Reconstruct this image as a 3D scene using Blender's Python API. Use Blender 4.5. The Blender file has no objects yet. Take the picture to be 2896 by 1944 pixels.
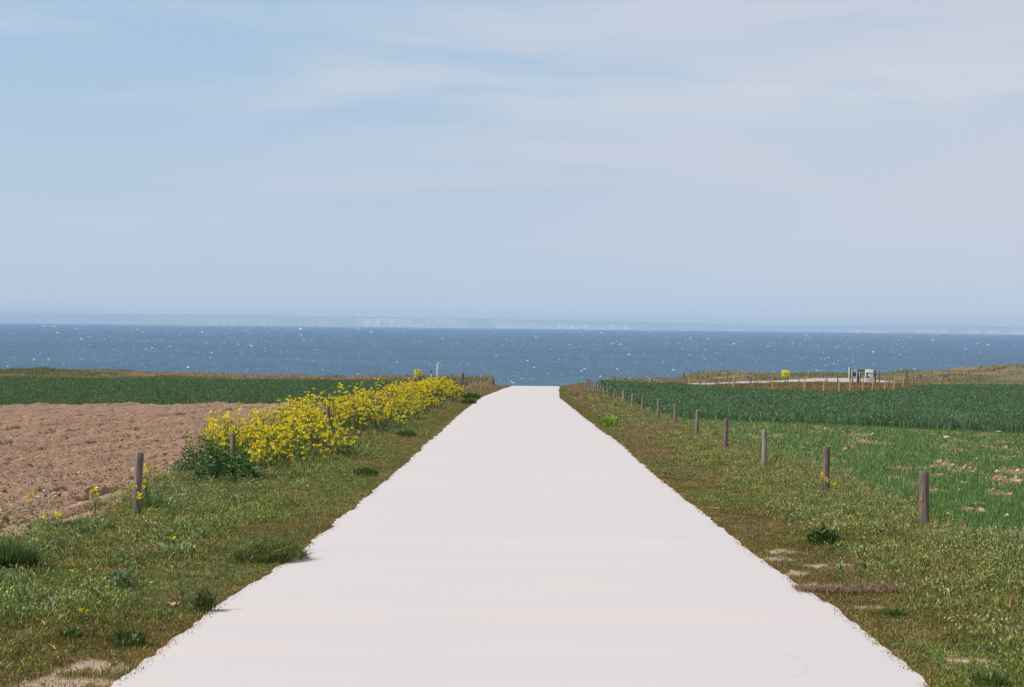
import bpy, math, random
import numpy as np
from mathutils import Matrix, Vector

# ------------------------------------------------------------------ camera, world, sun, exposure
sc = bpy.context.scene
C = sc.collection
F = 5207.0                      # focal length in pixels of the 2896 px wide photograph
CAMZ = 1.77                     # eye height over the road
SEA = -32.0
RE = 6.371e6                      # the sea is curved: its horizon is 20 km away
SLOPE = 0.0244
cam_d = bpy.data.cameras.new('camera')
cam_d.sensor_width = 36.0
cam_d.lens = 36.0 * F / 2896.0
cam_d.clip_start = 0.2
cam_d.clip_end = 80000.0
cam = bpy.data.objects.new('camera', cam_d)
C.objects.link(cam)
CAM_M = (Matrix.Translation((0, 0, CAMZ)) @ Matrix.Rotation(27.0 / F, 4, 'Z')
         @ Matrix.Rotation(math.pi / 2 - 59.2 / F, 4, 'X') @ Matrix.Rotation(0.0111, 4, 'Z'))
cam.matrix_world = CAM_M
sc.camera = cam

SUN_EL = math.radians(47)
SUN_AZ = math.radians(104)       # from the view direction round to the left
w = bpy.data.worlds.new('World')
sc.world = w
w.use_nodes = True
nt = w.node_tree
nt.nodes.clear()
N = nt.nodes.new
L = nt.links.new
out = N('ShaderNodeOutputWorld')
bg = N('ShaderNodeBackground')
sky = N('ShaderNodeTexSky')
sky.sky_type = 'NISHITA'
sky.sun_disc = False
sky.sun_elevation = SUN_EL
sky.sun_rotation = 2 * math.pi - SUN_AZ
sky.altitude = 20
sky.air_density = 1.0
sky.dust_density = 1.0
sky.ozone_density = 1.0
bg.inputs['Strength'].default_value = 0.10
tc = N('ShaderNodeTexCoord')


def wnoise(sx, sy, sz, scale, detail, rough, dist, lo, hi, off=(0, 0, 0)):
    mp = N('ShaderNodeMapping')
    mp.inputs['Scale'].default_value = (sx, sy, sz)
    mp.inputs['Location'].default_value = off
    n = N('ShaderNodeTexNoise')
    n.inputs['Scale'].default_value = scale
    n.inputs['Detail'].default_value = detail
    n.inputs['Roughness'].default_value = rough
    n.inputs['Distortion'].default_value = dist
    r = N('ShaderNodeMapRange')
    r.interpolation_type = 'SMOOTHSTEP'
    r.inputs['From Min'].default_value = lo
    r.inputs['From Max'].default_value = hi
    L(tc.outputs['Generated'], mp.inputs['Vector'])
    L(mp.outputs['Vector'], n.inputs['Vector'])
    L(n.outputs['Fac'], r.inputs['Value'])
    return r.outputs['Result']


def wmath(op, a, b):
    m = N('ShaderNodeMath')
    m.operation = op
    for i, v in enumerate((a, b)):
        if isinstance(v, (int, float)):
            m.inputs[i].default_value = v
        else:
            L(v, m.inputs[i])
    return m.outputs[0]


def wmix(fac, a, b):
    m = N('ShaderNodeMix')
    m.data_type = 'RGBA'
    for s, v in ((m.inputs[0], fac), (m.inputs[6], a), (m.inputs[7], b)):
        if isinstance(v, (int, float)):
            s.default_value = v
        elif isinstance(v, tuple):
            s.default_value = (*v, 1)
        else:
            L(v, s)
    return m.outputs[2]


sep = N('ShaderNodeSeparateXYZ')
L(tc.outputs['Generated'], sep.inputs[0])
# thin high veils over a blue sky; radiances are in the sky texture's own units
base = wmix(0.80, sky.outputs[0], (2.95, 4.38, 5.92))
streak = wnoise(1.0, 1.0, 7.0, 3.2, 5, 0.5, 0.6, 0.36, 0.66, (0.31, 0.2, 0.1))
fine = wnoise(1.2, 1.2, 14.0, 7.0, 5, 0.6, 0.4, 0.35, 0.75, (1.7, 0.0, 2.6))
lowm = N('ShaderNodeMapRange')
lowm.inputs['From Min'].default_value = 0.14
lowm.inputs['From Max'].default_value = 0.05
L(sep.outputs['Z'], lowm.inputs['Value'])
veil = wmath('MAXIMUM', wmath('MULTIPLY', wmath('ADD', wmath('MULTIPLY', streak, 0.75), wmath('MULTIPLY', fine, 0.25)), 1.0),
             wmath('ADD', wmath('MULTIPLY', lowm.outputs[0], 0.5), 0.12))
side = N('ShaderNodeMapRange')
side.inputs['From Min'].default_value = -0.10
side.inputs['From Max'].default_value = 0.27
L(sep.outputs['X'], side.inputs['Value'])
veil = wmath('MINIMUM', wmath('ADD', veil, wmath('MULTIPLY', side.outputs[0], 0.5)), 1.0)
veilcol = wmix(side.outputs[0], (4.25, 4.85, 5.85), (4.70, 4.95, 5.65))
c1 = wmix(veil, base, veilcol)
puff = wnoise(1.0, 1.0, 5.5, 6.0, 5, 0.55, 0.3, 0.40, 0.66, (0.7, 2.1, 0.55))
band = N('ShaderNodeMapRange')           # the brighter veils sit about seven degrees up
band.interpolation_type = 'SMOOTHSTEP'
band.inputs['From Min'].default_value = 0.035
band.inputs['From Max'].default_value = 0.0
L(wmath('ABSOLUTE', wmath('SUBTRACT', sep.outputs['Z'], 0.125), 0), band.inputs['Value'])
pm = N('ShaderNodeMapRange')
pm.inputs['From Min'].default_value = -0.20
pm.inputs['From Max'].default_value = -0.10
L(sep.outputs['X'], pm.inputs['Value'])
c2 = wmix(wmath('MULTIPLY', wmath('MULTIPLY', wmath('MULTIPLY', puff, band.outputs[0]), pm.outputs[0]), 0.62), c1, (5.35, 5.45, 5.90))
hz = N('ShaderNodeMapRange')             # denser, bluer air low over the water
hz.inputs['From Min'].default_value = 0.07
hz.inputs['From Max'].default_value = 0.0
L(sep.outputs['Z'], hz.inputs['Value'])
c3 = wmix(wmath('MULTIPLY', hz.outputs[0], 0.8), c2, (4.05, 4.85, 5.95))
L(c3, bg.inputs['Color'])
L(bg.outputs[0], out.inputs['Surface'])

sun_d = bpy.data.lights.new('sun', 'SUN')
sun_d.energy = 3.6
sun_d.angle = math.radians(0.5)
sun_d.color = (1.0, 0.955, 0.90)
sun = bpy.data.objects.new('sun', sun_d)
C.objects.link(sun)
sdir = Vector((-math.cos(SUN_EL) * math.sin(SUN_AZ), math.cos(SUN_EL) * math.cos(SUN_AZ), math.sin(SUN_EL)))
sun.rotation_euler = sdir.to_track_quat('Z', 'Y').to_euler()
sun.location = (-20, 10, 30)
sc.view_settings.view_transform = 'Standard'
sc.view_settings.look = 'None'
sc.view_settings.gamma = 1
sc.view_settings.exposure = 0.35

rng = np.random.default_rng(7)
random.seed(7)

# ------------------------------------------------------------------ helpers


def _h(ix, iy, s):
    n = (ix.astype(np.int64) * 374761393 + iy.astype(np.int64) * 668265263 + s * 1274126177) & 0xffffffff
    n = ((n ^ (n >> 13)) * 1103515245) & 0xffffffff
    n = n ^ (n >> 16)
    return (n & 0xffff) / 65535.0


def vnoise(x, y, s=0):
    ix = np.floor(x)
    iy = np.floor(y)
    fx = x - ix
    fy = y - iy
    fx = fx * fx * (3 - 2 * fx)
    fy = fy * fy * (3 - 2 * fy)
    a = _h(ix, iy, s)
    b = _h(ix + 1, iy, s)
    c = _h(ix, iy + 1, s)
    d = _h(ix + 1, iy + 1, s)
    return (a * (1 - fx) + b * fx) * (1 - fy) + (c * (1 - fx) + d * fx) * fy


def fbm(x, y, s=0, o=4, g=0.5):
    t = 0
    a = 1.0
    n = 0
    for i in range(o):
        t = t + a * vnoise(x * 2 ** i + 17.3 * i, y * 2 ** i - 9.1 * i, s + i)
        n += a
        a *= g
    return t / n


def sm(x, a, b):
    t = np.clip((np.asarray(x, float) - a) / (b - a), 0, 1)
    return t * t * (3 - 2 * t)


def hor(xs):
    return 912.8 + 0.0111 * (xs - 1448)


_R = np.array(CAM_M.to_3x3())


def pt(xs, ys, Y):
    """world point seen at photograph pixel (xs, ys) at distance Y down the road"""
    d = _R @ np.array(((xs - 1448) / F, -(ys - 972) / F, -1.0))
    d = d * (Y / d[1])
    return d[0], Y, d[2] + CAMZ


# skylines of the banks, as heights over the plane of the road
SKR = np.array([(1880, 1083), (1909, 1077.5), (1943, 1067), (1991, 1057), (2033, 1052), (2083, 1050), (2114, 1056),
                (2186, 1057), (2240, 1056), (2400, 1056), (2520, 1055), (2596, 1053), (2622, 1048), (2686, 1049), (2724, 1049),
                (2750, 1046), (2801, 1045), (2840, 1037), (2896, 1033), (3100, 1026), (3600, 1020)], float)
MX = (SKR[:, 0] - 1475) / F * 335
MZ = CAMZ - (SKR[:, 1] + 3 - hor(SKR[:, 0])) * 335 / F + SLOPE * 335
SKL = np.array([(-900, 1046), (0, 1051), (40, 1047), (77, 1041), (120, 1045), (217, 1049), (341, 1050), (496, 1055), (678, 1060), (780, 1060),
                (882, 1065), (1000, 1064), (1171, 1064), (1321, 1066), (1364, 1064), (1395, 1066), (1410, 1071), (1421, 1086),
                (1440, 1110)], float)
LX = (SKL[:, 0] - 1475) / F * 226
LZ = CAMZ - (SKL[:, 1] + 3 - hor(SKL[:, 0])) * 226 / F + SLOPE * 226


def road_c(Y):
    Y = np.asarray(Y, float)
    return 0.10 * (1 - sm(Y, 40, 70)) + 0.62 * sm(Y, 105, 145) + 0.75 * sm(Y, 138, 178)


def T(X, Y):
    X = np.asarray(X, float)
    Y = np.asarray(Y, float)
    z = -SLOPE * Y
    z = z + 0.35 * sm(Y, 70, 135) * sm(X, 3.2, 6.0) * (1 - sm(X, 8, 22))
    z = z + 0.012 * (sm(X, 2.3, 3.4) + sm(-X, 2.3, 3.4)) * (1 - sm(Y, 120, 160))
    # left bank
    lb = np.interp(X, LX, LZ)
    z = z + lb * sm(Y, 196, 224) * (X < -1.5)
    # right far bank
    rb = np.interp(X, MX, MZ, left=0)
    z = z + np.maximum(rb, 0) * sm(Y, 290, 330) * sm(X, 18, 26)
    bump = (fbm(X * 0.15, Y * 0.15, 5) - 0.5)
    z = z + bump * 0.25 * sm(np.abs(X), 5, 12) * sm(Y, 100, 200)
    # notch where the road goes down to the beach
    nl = sm(X, -3.6 + 0.0 * Y, -1.6)
    nr = 1 - sm(X, 5.2 + 0.06 * (Y - 176), 8.2 + 0.06 * (Y - 176))
    notch = nl * nr
    dn = np.clip(Y - 177, 0, None)
    z = z - notch * np.minimum(dn * dn * 0.0045 + dn * 0.02, 14)
    # cliff edge
    ye = np.where(X < 0, 236 + 6 * (fbm(X * 0.05, X * 0, 3) - .5), np.interp(X, [0, 9, 18, 26, 40, 130], [215, 236, 262, 350, 358, 380]))
    c = sm(Y, ye, ye + 26)
    z = z * (1 - c) + (SEA - 3) * c
    return z


def hit(xs, ys):
    """point of the terrain seen at photograph pixel (xs, ys)"""
    d = _R @ np.array(((xs - 1448) / F, -(ys - 972) / F, -1.0))
    d = d / d[1]
    Yv = np.concatenate([np.arange(5, 60, .02), np.arange(60, 400, .1)])
    g = CAMZ + d[2] * Yv - T(d[0] * Yv, Yv)
    k = np.argmax(g < 0) if (g < 0).any() else len(Yv) - 1
    Y = Yv[k]
    return float(d[0] * Y), float(Y), float(T(d[0] * Y, Y))


def tag(o, label=None, cat=None, group=None, kind=None):
    if label:
        o['label'] = label
    if cat:
        o['category'] = cat
    if group:
        o['group'] = group
    if kind:
        o['kind'] = kind
    return o


def empty(name, loc):
    o = bpy.data.objects.new(name, None)
    o.empty_display_size = 0.2
    o.location = loc
    C.objects.link(o)
    return o


def mesh_np(name, V, quads=None, tris=None, mats=(), cols=None, parent=None, loc=None, smooth=False, midx=None):
    """V (n,3); quads (m,4); tris (k,3); cols (n,3) linear point colours"""
    me = bpy.data.meshes.new(name)
    V = np.asarray(V, np.float32)
    me.vertices.add(len(V))
    me.vertices.foreach_set('co', V.ravel())
    parts = []
    starts = []
    s = 0
    tot = []
    if quads is not None and len(quads):
        q = np.asarray(quads, np.int32)
        parts.append(q.ravel())
        starts.append(np.arange(len(q)) * 4)
        s = len(q) * 4
    if tris is not None and len(tris):
        t = np.asarray(tris, np.int32)
        parts.append(t.ravel())
        starts.append(s + np.arange(len(t)) * 3)
    li = np.concatenate(parts)
    st = np.concatenate(starts).astype(np.int32)
    me.loops.add(len(li))
    me.loops.foreach_set('vertex_index', li)
    me.polygons.add(len(st))
    me.polygons.foreach_set('loop_start', st)
    if smooth:
        me.polygons.foreach_set('use_smooth', np.ones(len(st), bool))
    if midx is not None:
        me.polygons.foreach_set('material_index', np.asarray(midx, np.int32))
    me.update(calc_edges=True)
    if cols is not None:
        a = me.color_attributes.new('Col', 'FLOAT_COLOR', 'POINT')
        c4 = np.ones((len(V), 4), np.float32)
        c4[:, :3] = cols
        a.data.foreach_set('color', c4.ravel())
    for m in (mats if isinstance(mats, (list, tuple)) else [mats]):
        me.materials.append(m)
    o = bpy.data.objects.new(name, me)
    C.objects.link(o)
    if parent is not None:
        o.parent = parent
    if loc is not None:
        o.location = loc
    return o


def grid_mesh(X, Y, Z):
    n, m = X.shape
    V = np.stack([X, Y, Z], -1).reshape(-1, 3)
    i = np.arange(n * m).reshape(n, m)
    q = np.stack([i[:-1, :-1], i[:-1, 1:], i[1:, 1:], i[1:, :-1]], -1).reshape(-1, 4)
    return V, q


# ---- materials
def new_mat(name):
    m = bpy.data.materials.new(name)
    m.use_nodes = True
    n = m.node_tree
    b = n.nodes['Principled BSDF']
    return m, n, b


def nz(n, coord, scale, detail=4, rough=0.55, lo=None, hi=None, mscale=None):
    t = n.nodes.new('ShaderNodeTexNoise')
    t.inputs['Scale'].default_value = scale
    t.inputs['Detail'].default_value = detail
    t.inputs['Roughness'].default_value = rough
    if mscale:
        mp = n.nodes.new('ShaderNodeMapping')
        mp.inputs['Scale'].default_value = mscale
        n.links.new(coord, mp.inputs['Vector'])
        coord = mp.outputs['Vector']
    n.links.new(coord, t.inputs['Vector'])
    o = t.outputs['Fac']
    if lo is not None:
        r = n.nodes.new('ShaderNodeMapRange')
        r.inputs['From Min'].default_value = lo
        r.inputs['From Max'].default_value = hi
        n.links.new(o, r.inputs['Value'])
        o = r.outputs['Result']
    return o


def mx(n, fac, a, b, mode='MIX'):
    m = n.nodes.new('ShaderNodeMix')
    m.data_type = 'RGBA'
    m.blend_type = mode
    for s, v in ((m.inputs[0], fac), (m.inputs[6], a), (m.inputs[7], b)):
        if isinstance(v, (int, float)):
            s.default_value = v
        elif isinstance(v, tuple):
            s.default_value = (*v, 1)
        else:
            n.links.new(v, s)
    return m.outputs[2]


def mt(n, op, a, b=0.0):
    m = n.nodes.new('ShaderNodeMath')
    m.operation = op
    for i, v in enumerate((a, b)):
        if isinstance(v, (int, float)):
            m.inputs[i].default_value = v
        else:
            n.links.new(v, m.inputs[i])
    return m.outputs[0]


def pos(n):
    return n.nodes.new('ShaderNodeNewGeometry').outputs['Position']


def attr(n, name='Col'):
    a = n.nodes.new('ShaderNodeAttribute')
    a.attribute_name = name
    return a.outputs['Color']


def bump(n, b, h, strength, dist):
    bm = n.nodes.new('ShaderNodeBump')
    bm.inputs['Strength'].default_value = strength
    bm.inputs['Distance'].default_value = dist
    n.links.new(h, bm.inputs['Height'])
    n.links.new(bm.outputs[0], b.inputs['Normal'])


def foliage_mat(name, trans=0.3):
    m, n, b = new_mat(name)
    b.inputs['Roughness'].default_value = 0.55
    b.inputs['Specular IOR Level'].default_value = 0.25
    col = attr(n)
    n.links.new(col, b.inputs['Base Color'])
    tr = n.nodes.new('ShaderNodeBsdfTranslucent')
    n.links.new(col, tr.inputs['Color'])
    ms = n.nodes.new('ShaderNodeMixShader')
    ms.inputs[0].default_value = trans
    n.links.new(b.outputs[0], ms.inputs[1])
    n.links.new(tr.outputs[0], ms.inputs[2])
    n.links.new(ms.outputs[0], n.nodes['Material Output'].inputs['Surface'])
    return m


M_LEAF = foliage_mat('leaf', 0.30)
M_PETAL = foliage_mat('petal', 0.25)

m, n, b = new_mat('attribute_matte')
n.links.new(attr(n), b.inputs['Base Color'])
b.inputs['Roughness'].default_value = 0.9
b.inputs['Specular IOR Level'].default_value = 0.15
M_MATTE = m

# ground: base colour from the zones, broken up by noise
m, n, b = new_mat('ground_soil')
p = pos(n)
k = nz(n, p, 9.0, 6, 0.7, 0.3, 0.7)
c = mx(n, k, mx(n, 1.0, attr(n), (0.72, 0.72, 0.72), 'MULTIPLY'), mx(n, 1.0, attr(n), (1.3, 1.28, 1.22), 'MULTIPLY'))
n.links.new(c, b.inputs['Base Color'])
b.inputs['Roughness'].default_value = 0.95
b.inputs['Specular IOR Level'].default_value = 0.1
bump(n, b, nz(n, p, 22.0, 5, 0.65), 0.7, 0.04)
M_GROUND = m

m, n, b = new_mat('tilled_soil')
p = pos(n)
k = nz(n, p, 14.0, 6, 0.7, 0.32, 0.68)
k2 = nz(n, p, 0.35, 3, 0.5, 0.35, 0.65)
c = mx(n, k, (0.205, 0.123, 0.075), (0.415, 0.262, 0.162))
c = mx(n, mt(n, 'MULTIPLY', k2, 0.35), c, (0.235, 0.15, 0.10))
n.links.new(c, b.inputs['Base Color'])
b.inputs['Roughness'].default_value = 0.95
b.inputs['Specular IOR Level'].default_value = 0.1
bump(n, b, nz(n, p, 16.0, 6, 0.7), 0.9, 0.05)
M_TILL = m

# road: pale concrete
m, n, b = new_mat('pale_concrete')
p = pos(n)
k = nz(n, p, 0.55, 4, 0.6, 0.35, 0.65, (0.25, 1.6, 1))
k2 = nz(n, p, 1.3, 4, 0.6, 0.4, 0.65, (0.3, 2.2, 1))
c = mx(n, k, (0.526, 0.456, 0.426), (0.486, 0.448, 0.430))
c = mx(n, mt(n, 'MULTIPLY', k2, 0.22), c, (0.440, 0.408, 0.402))
k3 = nz(n, p, 60.0, 3, 0.6, 0.35, 0.7)
c = mx(n, mt(n, 'MULTIPLY', k3, 0.10), c, (0.36, 0.34, 0.335))
vo = n.nodes.new('ShaderNodeTexVoronoi')        # scattered dark grit
vo.inputs['Scale'].default_value = 2.2
n.links.new(p, vo.inputs['Vector'])
sp = mt(n, 'LESS_THAN', vo.outputs['Distance'], 0.028)
c = mx(n, mt(n, 'MULTIPLY', sp, 0.35), c, (0.25, 0.23, 0.22))
# faint tyre scuffs: parts of two rings worn into the surface
sx = n.nodes.new('ShaderNodeSeparateXYZ')
n.links.new(p, sx.inputs[0])


def ring(cx, cy, r, wd, fac, lo, hi, axis):
    dx = mt(n, 'SUBTRACT', sx.outputs['X'], cx)
    dy = mt(n, 'SUBTRACT', sx.outputs['Y'], cy)
    d = mt(n, 'SQRT', mt(n, 'ADD', mt(n, 'MULTIPLY', dx, dx), mt(n, 'MULTIPLY', dy, dy)))
    e = n.nodes.new('ShaderNodeMapRange')
    e.interpolation_type = 'SMOOTHSTEP'
    e.inputs['From Min'].default_value = wd
    e.inputs['From Max'].default_value = 0
    n.links.new(mt(n, 'ABSOLUTE', mt(n, 'SUBTRACT', d, r)), e.inputs['Value'])
    ax = sx.outputs['X'] if axis == 'x' else sx.outputs['Y']
    g = mt(n, 'MULTIPLY', mt(n, 'GREATER_THAN', ax, lo), mt(n, 'LESS_THAN', ax, hi))
    g2 = mt(n, 'MULTIPLY', mt(n, 'GREATER_THAN', sx.outputs['X'], cx), g)
    return mt(n, 'MULTIPLY', mt(n, 'MULTIPLY', e.outputs[0], g2), fac)


br = nz(n, p, 6.0, 3, 0.6, 0.35, 0.6)
c = mx(n, mt(n, 'MULTIPLY', ring(0.95, 11.02, 0.775, 0.03, 0.22, 10.5, 11.78, 'y'), br), c, (0.28, 0.26, 0.26))
n.links.new(c, b.inputs['Base Color'])
b.inputs['Roughness'].default_value = 0.85
b.inputs['Specular IOR Level'].default_value = 0.2
bump(n, b, nz(n, p, 45.0, 4, 0.6), 0.25, 0.006)
M_ROAD = m

m, n, b = new_mat('chalk_gravel')
p = pos(n)
c = mx(n, nz(n, p, 3.0, 5, 0.7, 0.3, 0.7), (0.30, 0.25, 0.20), (0.46, 0.41, 0.36))
n.links.new(c, b.inputs['Base Color'])
b.inputs['Roughness'].default_value = 0.95
bump(n, b, nz(n, p, 12.0, 4, 0.6), 0.6, 0.05)
M_GRAVEL = m

# sea
m, n, b = new_mat('sea_water')
p = pos(n)
k1 = nz(n, p, 0.0016, 4, 0.6, 0.35, 0.65, (0.35, 1.5, 1))
k2 = nz(n, p, 0.02, 5, 0.65, 0.35, 0.65, (0.7, 0.25, 1))
sxs = n.nodes.new('ShaderNodeSeparateXYZ')
n.links.new(p, sxs.inputs[0])
deep = n.nodes.new('ShaderNodeMapRange')
deep.inputs['From Min'].default_value = 1200
deep.inputs['From Max'].default_value = 9000
n.links.new(sxs.outputs['Y'], deep.inputs['Value'])
c = mx(n, k1, (0.042, 0.097, 0.147), (0.058, 0.118, 0.172))
c = mx(n, deep.outputs[0], c, (0.006, 0.072, 0.235))
c = mx(n, mt(n, 'MULTIPLY', k2, 0.5), c, (0.030, 0.075, 0.125))
n.links.new(c, b.inputs['Base Color'])
b.inputs['Roughness'].default_value = 0.55
b.inputs['IOR'].default_value = 1.33
b.inputs['Specular IOR Level'].default_value = 0.28
b1 = nz(n, p, 0.055, 6, 0.62, None, None, (0.45, 1.0, 1))
bump(n, b, b1, 1.0, 9.0)
M_SEA = m

m, n, b = new_mat('coast_chalk')
n.links.new(attr(n), b.inputs['Base Color'])
b.inputs['Roughness'].default_value = 1.0
b.inputs['Specular IOR Level'].default_value = 0.0
M_CHALK = m

# weathered wood
m, n, b = new_mat('weathered_wood')
to = n.nodes.new('ShaderNodeTexCoord').outputs['Object']
k = nz(n, to, 5.0, 6, 0.7, 0.3, 0.7, (9, 9, 0.7))
k2 = nz(n, to, 3.5, 4, 0.6, 0.4, 0.65)
c = mx(n, k, mx(n, 1.0, attr(n), (0.42, 0.40, 0.39), 'MULTIPLY'), mx(n, 1.0, attr(n), (1.25, 1.22, 1.2), 'MULTIPLY'))
c = mx(n, mt(n, 'MULTIPLY', k2, 0.35), c, (0.13, 0.10, 0.08))
n.links.new(c, b.inputs['Base Color'])
b.inputs['Roughness'].default_value = 0.9
b.inputs['Specular IOR Level'].default_value = 0.15
bump(n, b, k, 0.6, 0.01)
M_WOOD = m


def plain(name, col, rough=0.6, var=0.12, scale=6.0):
    m, n, b = new_mat(name)
    to = n.nodes.new('ShaderNodeTexCoord').outputs['Object']
    k = nz(n, to, scale, 5, 0.6, 0.3, 0.7)
    lo = tuple(v * (1 - var) for v in col)
    hi = tuple(min(1, v * (1 + var)) for v in col)
    n.links.new(mx(n, k, lo, hi), b.inputs['Base Color'])
    b.inputs['Roughness'].default_value = rough
    return m


M_YELLOW = plain('yellow_paint', (0.78, 0.66, 0.015), 0.5)
M_YELLOW2 = plain('faded_yellow_paint', (0.62, 0.60, 0.03), 0.5)
M_DARK = plain('dark_ink', (0.05, 0.05, 0.04), 0.6)
M_INKR = plain('red_ink', (0.50, 0.10, 0.03), 0.6)
M_INKO = plain('faint_ink', (0.30, 0.27, 0.02), 0.6)
M_WHITE = plain('white_paint', (0.62, 0.60, 0.57), 0.6)
M_MAST = plain('mast_paint', (0.50, 0.58, 0.66), 0.4)
M_BLUE = plain('blue_paint', (0.03, 0.08, 0.30), 0.4)
M_ORANGE = plain('orange_paint', (0.50, 0.235, 0.06), 0.6, 0.25)
M_DWOOD = plain('dark_wood', (0.065, 0.055, 0.055), 0.9, 0.3)
M_PANEL = plain('board_panel', (0.78, 0.75, 0.72), 0.7)
M_CREAM = plain('cream_panel', (0.55, 0.50, 0.36), 0.7)
M_STONE = plain('pale_stone', (0.52, 0.43, 0.34), 0.9, 0.25, 14)
M_CLOD = plain('dry_soil', (0.36, 0.235, 0.15), 0.95, 0.25, 14)
M_RUST = plain('rust_stain', (0.30, 0.115, 0.055), 0.9, 0.3)
M_PINK = plain('pink_wrapper', (0.55, 0.28, 0.26), 0.6)
M_PEBBLE = plain('grey_pebble', (0.16, 0.14, 0.13), 0.8)
M_NET = plain('brown_rope', (0.17, 0.12, 0.12), 0.95, 0.4, 30)

# ------------------------------------------------------------------ setting
# sea
def sea_z(X, Y):
    return SEA - (X * X + Y * Y) / (2 * RE)


ys_ = np.geomspace(120, 37000, 150)
Ys_, Us_ = np.meshgrid(ys_, np.linspace(-1, 1, 61), indexing='ij')
Xs_ = Us_ * (Ys_ * .48 + 900)
V, q = grid_mesh(Xs_, Ys_, sea_z(Xs_, Ys_))
tag(mesh_np('sea', V, quads=q, mats=M_SEA, smooth=True), kind='structure')

# far coast, 35 km away across the strait: grassy hills over chalk cliffs
nx = 1900
xs = np.linspace(-13500, 13500, nx)
CD = 35000.0
sx_ = 1475 + xs / CD * F                      # photograph column
topr = np.interp(sx_, [-300, 0, 250, 600, 850, 1000, 1250, 1450, 1700, 1900, 2100, 2300, 2500, 2650, 2896, 3300],
                 [27, 28, 29, 31, 30, 30, 28, 26, 25, 23, 18, 17, 22, 24, 22, 21])
hgt = 16 + topr * CD / F + 13 * (fbm(xs / 850, xs * 0, 21, 5) - .5) + 7 * (fbm(xs / 130, xs * 0, 22, 3) - .5)
chalk = np.zeros(nx)
for a, e, f_ in ((590, 660, .45), (730, 770, .4), (880, 925, .5), (1005, 1180, 1.0), (1180, 1335, .75), (1390, 1540, .75),
                 (1530, 1785, .95), (2070, 2110, .8), (2400, 2500, .95), (2590, 2680, .85), (2730, 3000, 1.0)):
    chalk = np.maximum(chalk, f_ * sm(sx_, a - 8, a + 8) * (1 - sm(sx_, e - 8, e + 8)))
clh = np.interp(sx_, [590, 1000, 1180, 1335, 1400, 1530, 1640, 1785, 2070, 2896], [.65, .8, .85, .8, .8, .65, .55, .5, .4, .55])
streaks = fbm(xs / 98, xs * 0, 31, 4, 0.7)
clh = clh * (0.75 + 0.5 * streaks)
fr = np.concatenate([np.linspace(0, 1, 22), [1.0]])
Zs = []
Ys = []
Cs = []
for i, f_ in enumerate(fr):
    z = f_ * hgt
    yy = CD + 60 * f_ * (1 + streaks) + 260 * np.maximum(f_ - clh, 0) + 90 * (fbm(xs / 50, xs * 0 + f_ * 1.5, 33) - .5)
    if i == len(fr) - 1:
        yy = yy + 2500
        z = z * 0.8
    Zs.append(z + SEA - CD * CD / (2 * RE))
    Ys.append(yy)
    on = .85 * chalk * (f_ < clh) * np.clip((fbm(xs / 110, f_ * 3.0 + xs * 0, 37, 4, .65) - 0.32) * 4, 0, 1)
    gcol = np.array([(0.075, 0.10, 0.09)])
    wcol = np.array([(0.88, 0.78, 0.70)])
    Cs.append(gcol * (1 - on[:, None]) + wcol * on[:, None])
V, q = grid_mesh(np.tile(xs, (len(fr), 1)), np.array(Ys), np.array(Zs))
tag(mesh_np('hills', V, quads=q, mats=M_CHALK, cols=np.concatenate(Cs)), kind='structure')

# ground: one sheet, finer near the camera
yr = np.concatenate([np.linspace(-12, 8, 12), np.linspace(8.2, 30, 140), np.geomspace(30.3, 400, 420)])
ur = np.concatenate([np.linspace(-3.0, -0.42, 26)[:-1], np.linspace(-0.42, 0.42, 420), np.linspace(0.42, 3.0, 26)[1:]])
YY, UU = np.meshgrid(yr, ur, indexing='ij')
XX = UU * (np.maximum(YY, 6) + 9)


def wheat_far(X):
    return np.interp(X, [0, 8, 13, 17, 23, 30, 40, 52, 80], [178, 176, 160, 146, 136, 150, 190, 232, 262])


def left_line(X):      # far edge of the ploughed field
    return 83 + (X + 10) * 0.93 + 0.8 * (fbm(X * .3, X * 0, 61) - .5)


def right_line(X):     # near edge of the tall wheat
    return 64 + (X - 7) * -1.38 * np.where(X < 16, 1, 1) + 0.0


def field_edge(Y):
    return 4.92 + .33 * sm(Y, 20, 31) + 0.22 * (fbm(Y * .35, Y * 0, 71) - .5)


BARE = [(hit(a, b_), r1, r2) for a, b_, r1, r2 in (
    (245, 1880, .22, .35), (170, 1930, .30, .30), (2205, 1556, .15, .30), (2205, 1578, .16, .35), (2255, 1620, .12, .30), (2330, 1600, .16, .22), (2385, 1598, .13, .2),
    (2730, 1867, .14, .14), (2460, 1715, .14, .12), (2520, 1840, .16, .10), (2020, 1435, .12, .25), (2300, 1655, .2, .2))]


def bare_mask(X, Y):
    m_ = np.zeros_like(X)
    for (bx, by, bz), r1, r2 in BARE:
        d = np.hypot((X - bx) / (r1 * .95), (Y - by) / (r2 * .75)) + 2.6 * (fbm(X * 14, Y * 7, 111, 3, .6) - .48)
        m_ = np.maximum(m_, 1 - sm(d, .75, 1.15))
    return m_


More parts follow.
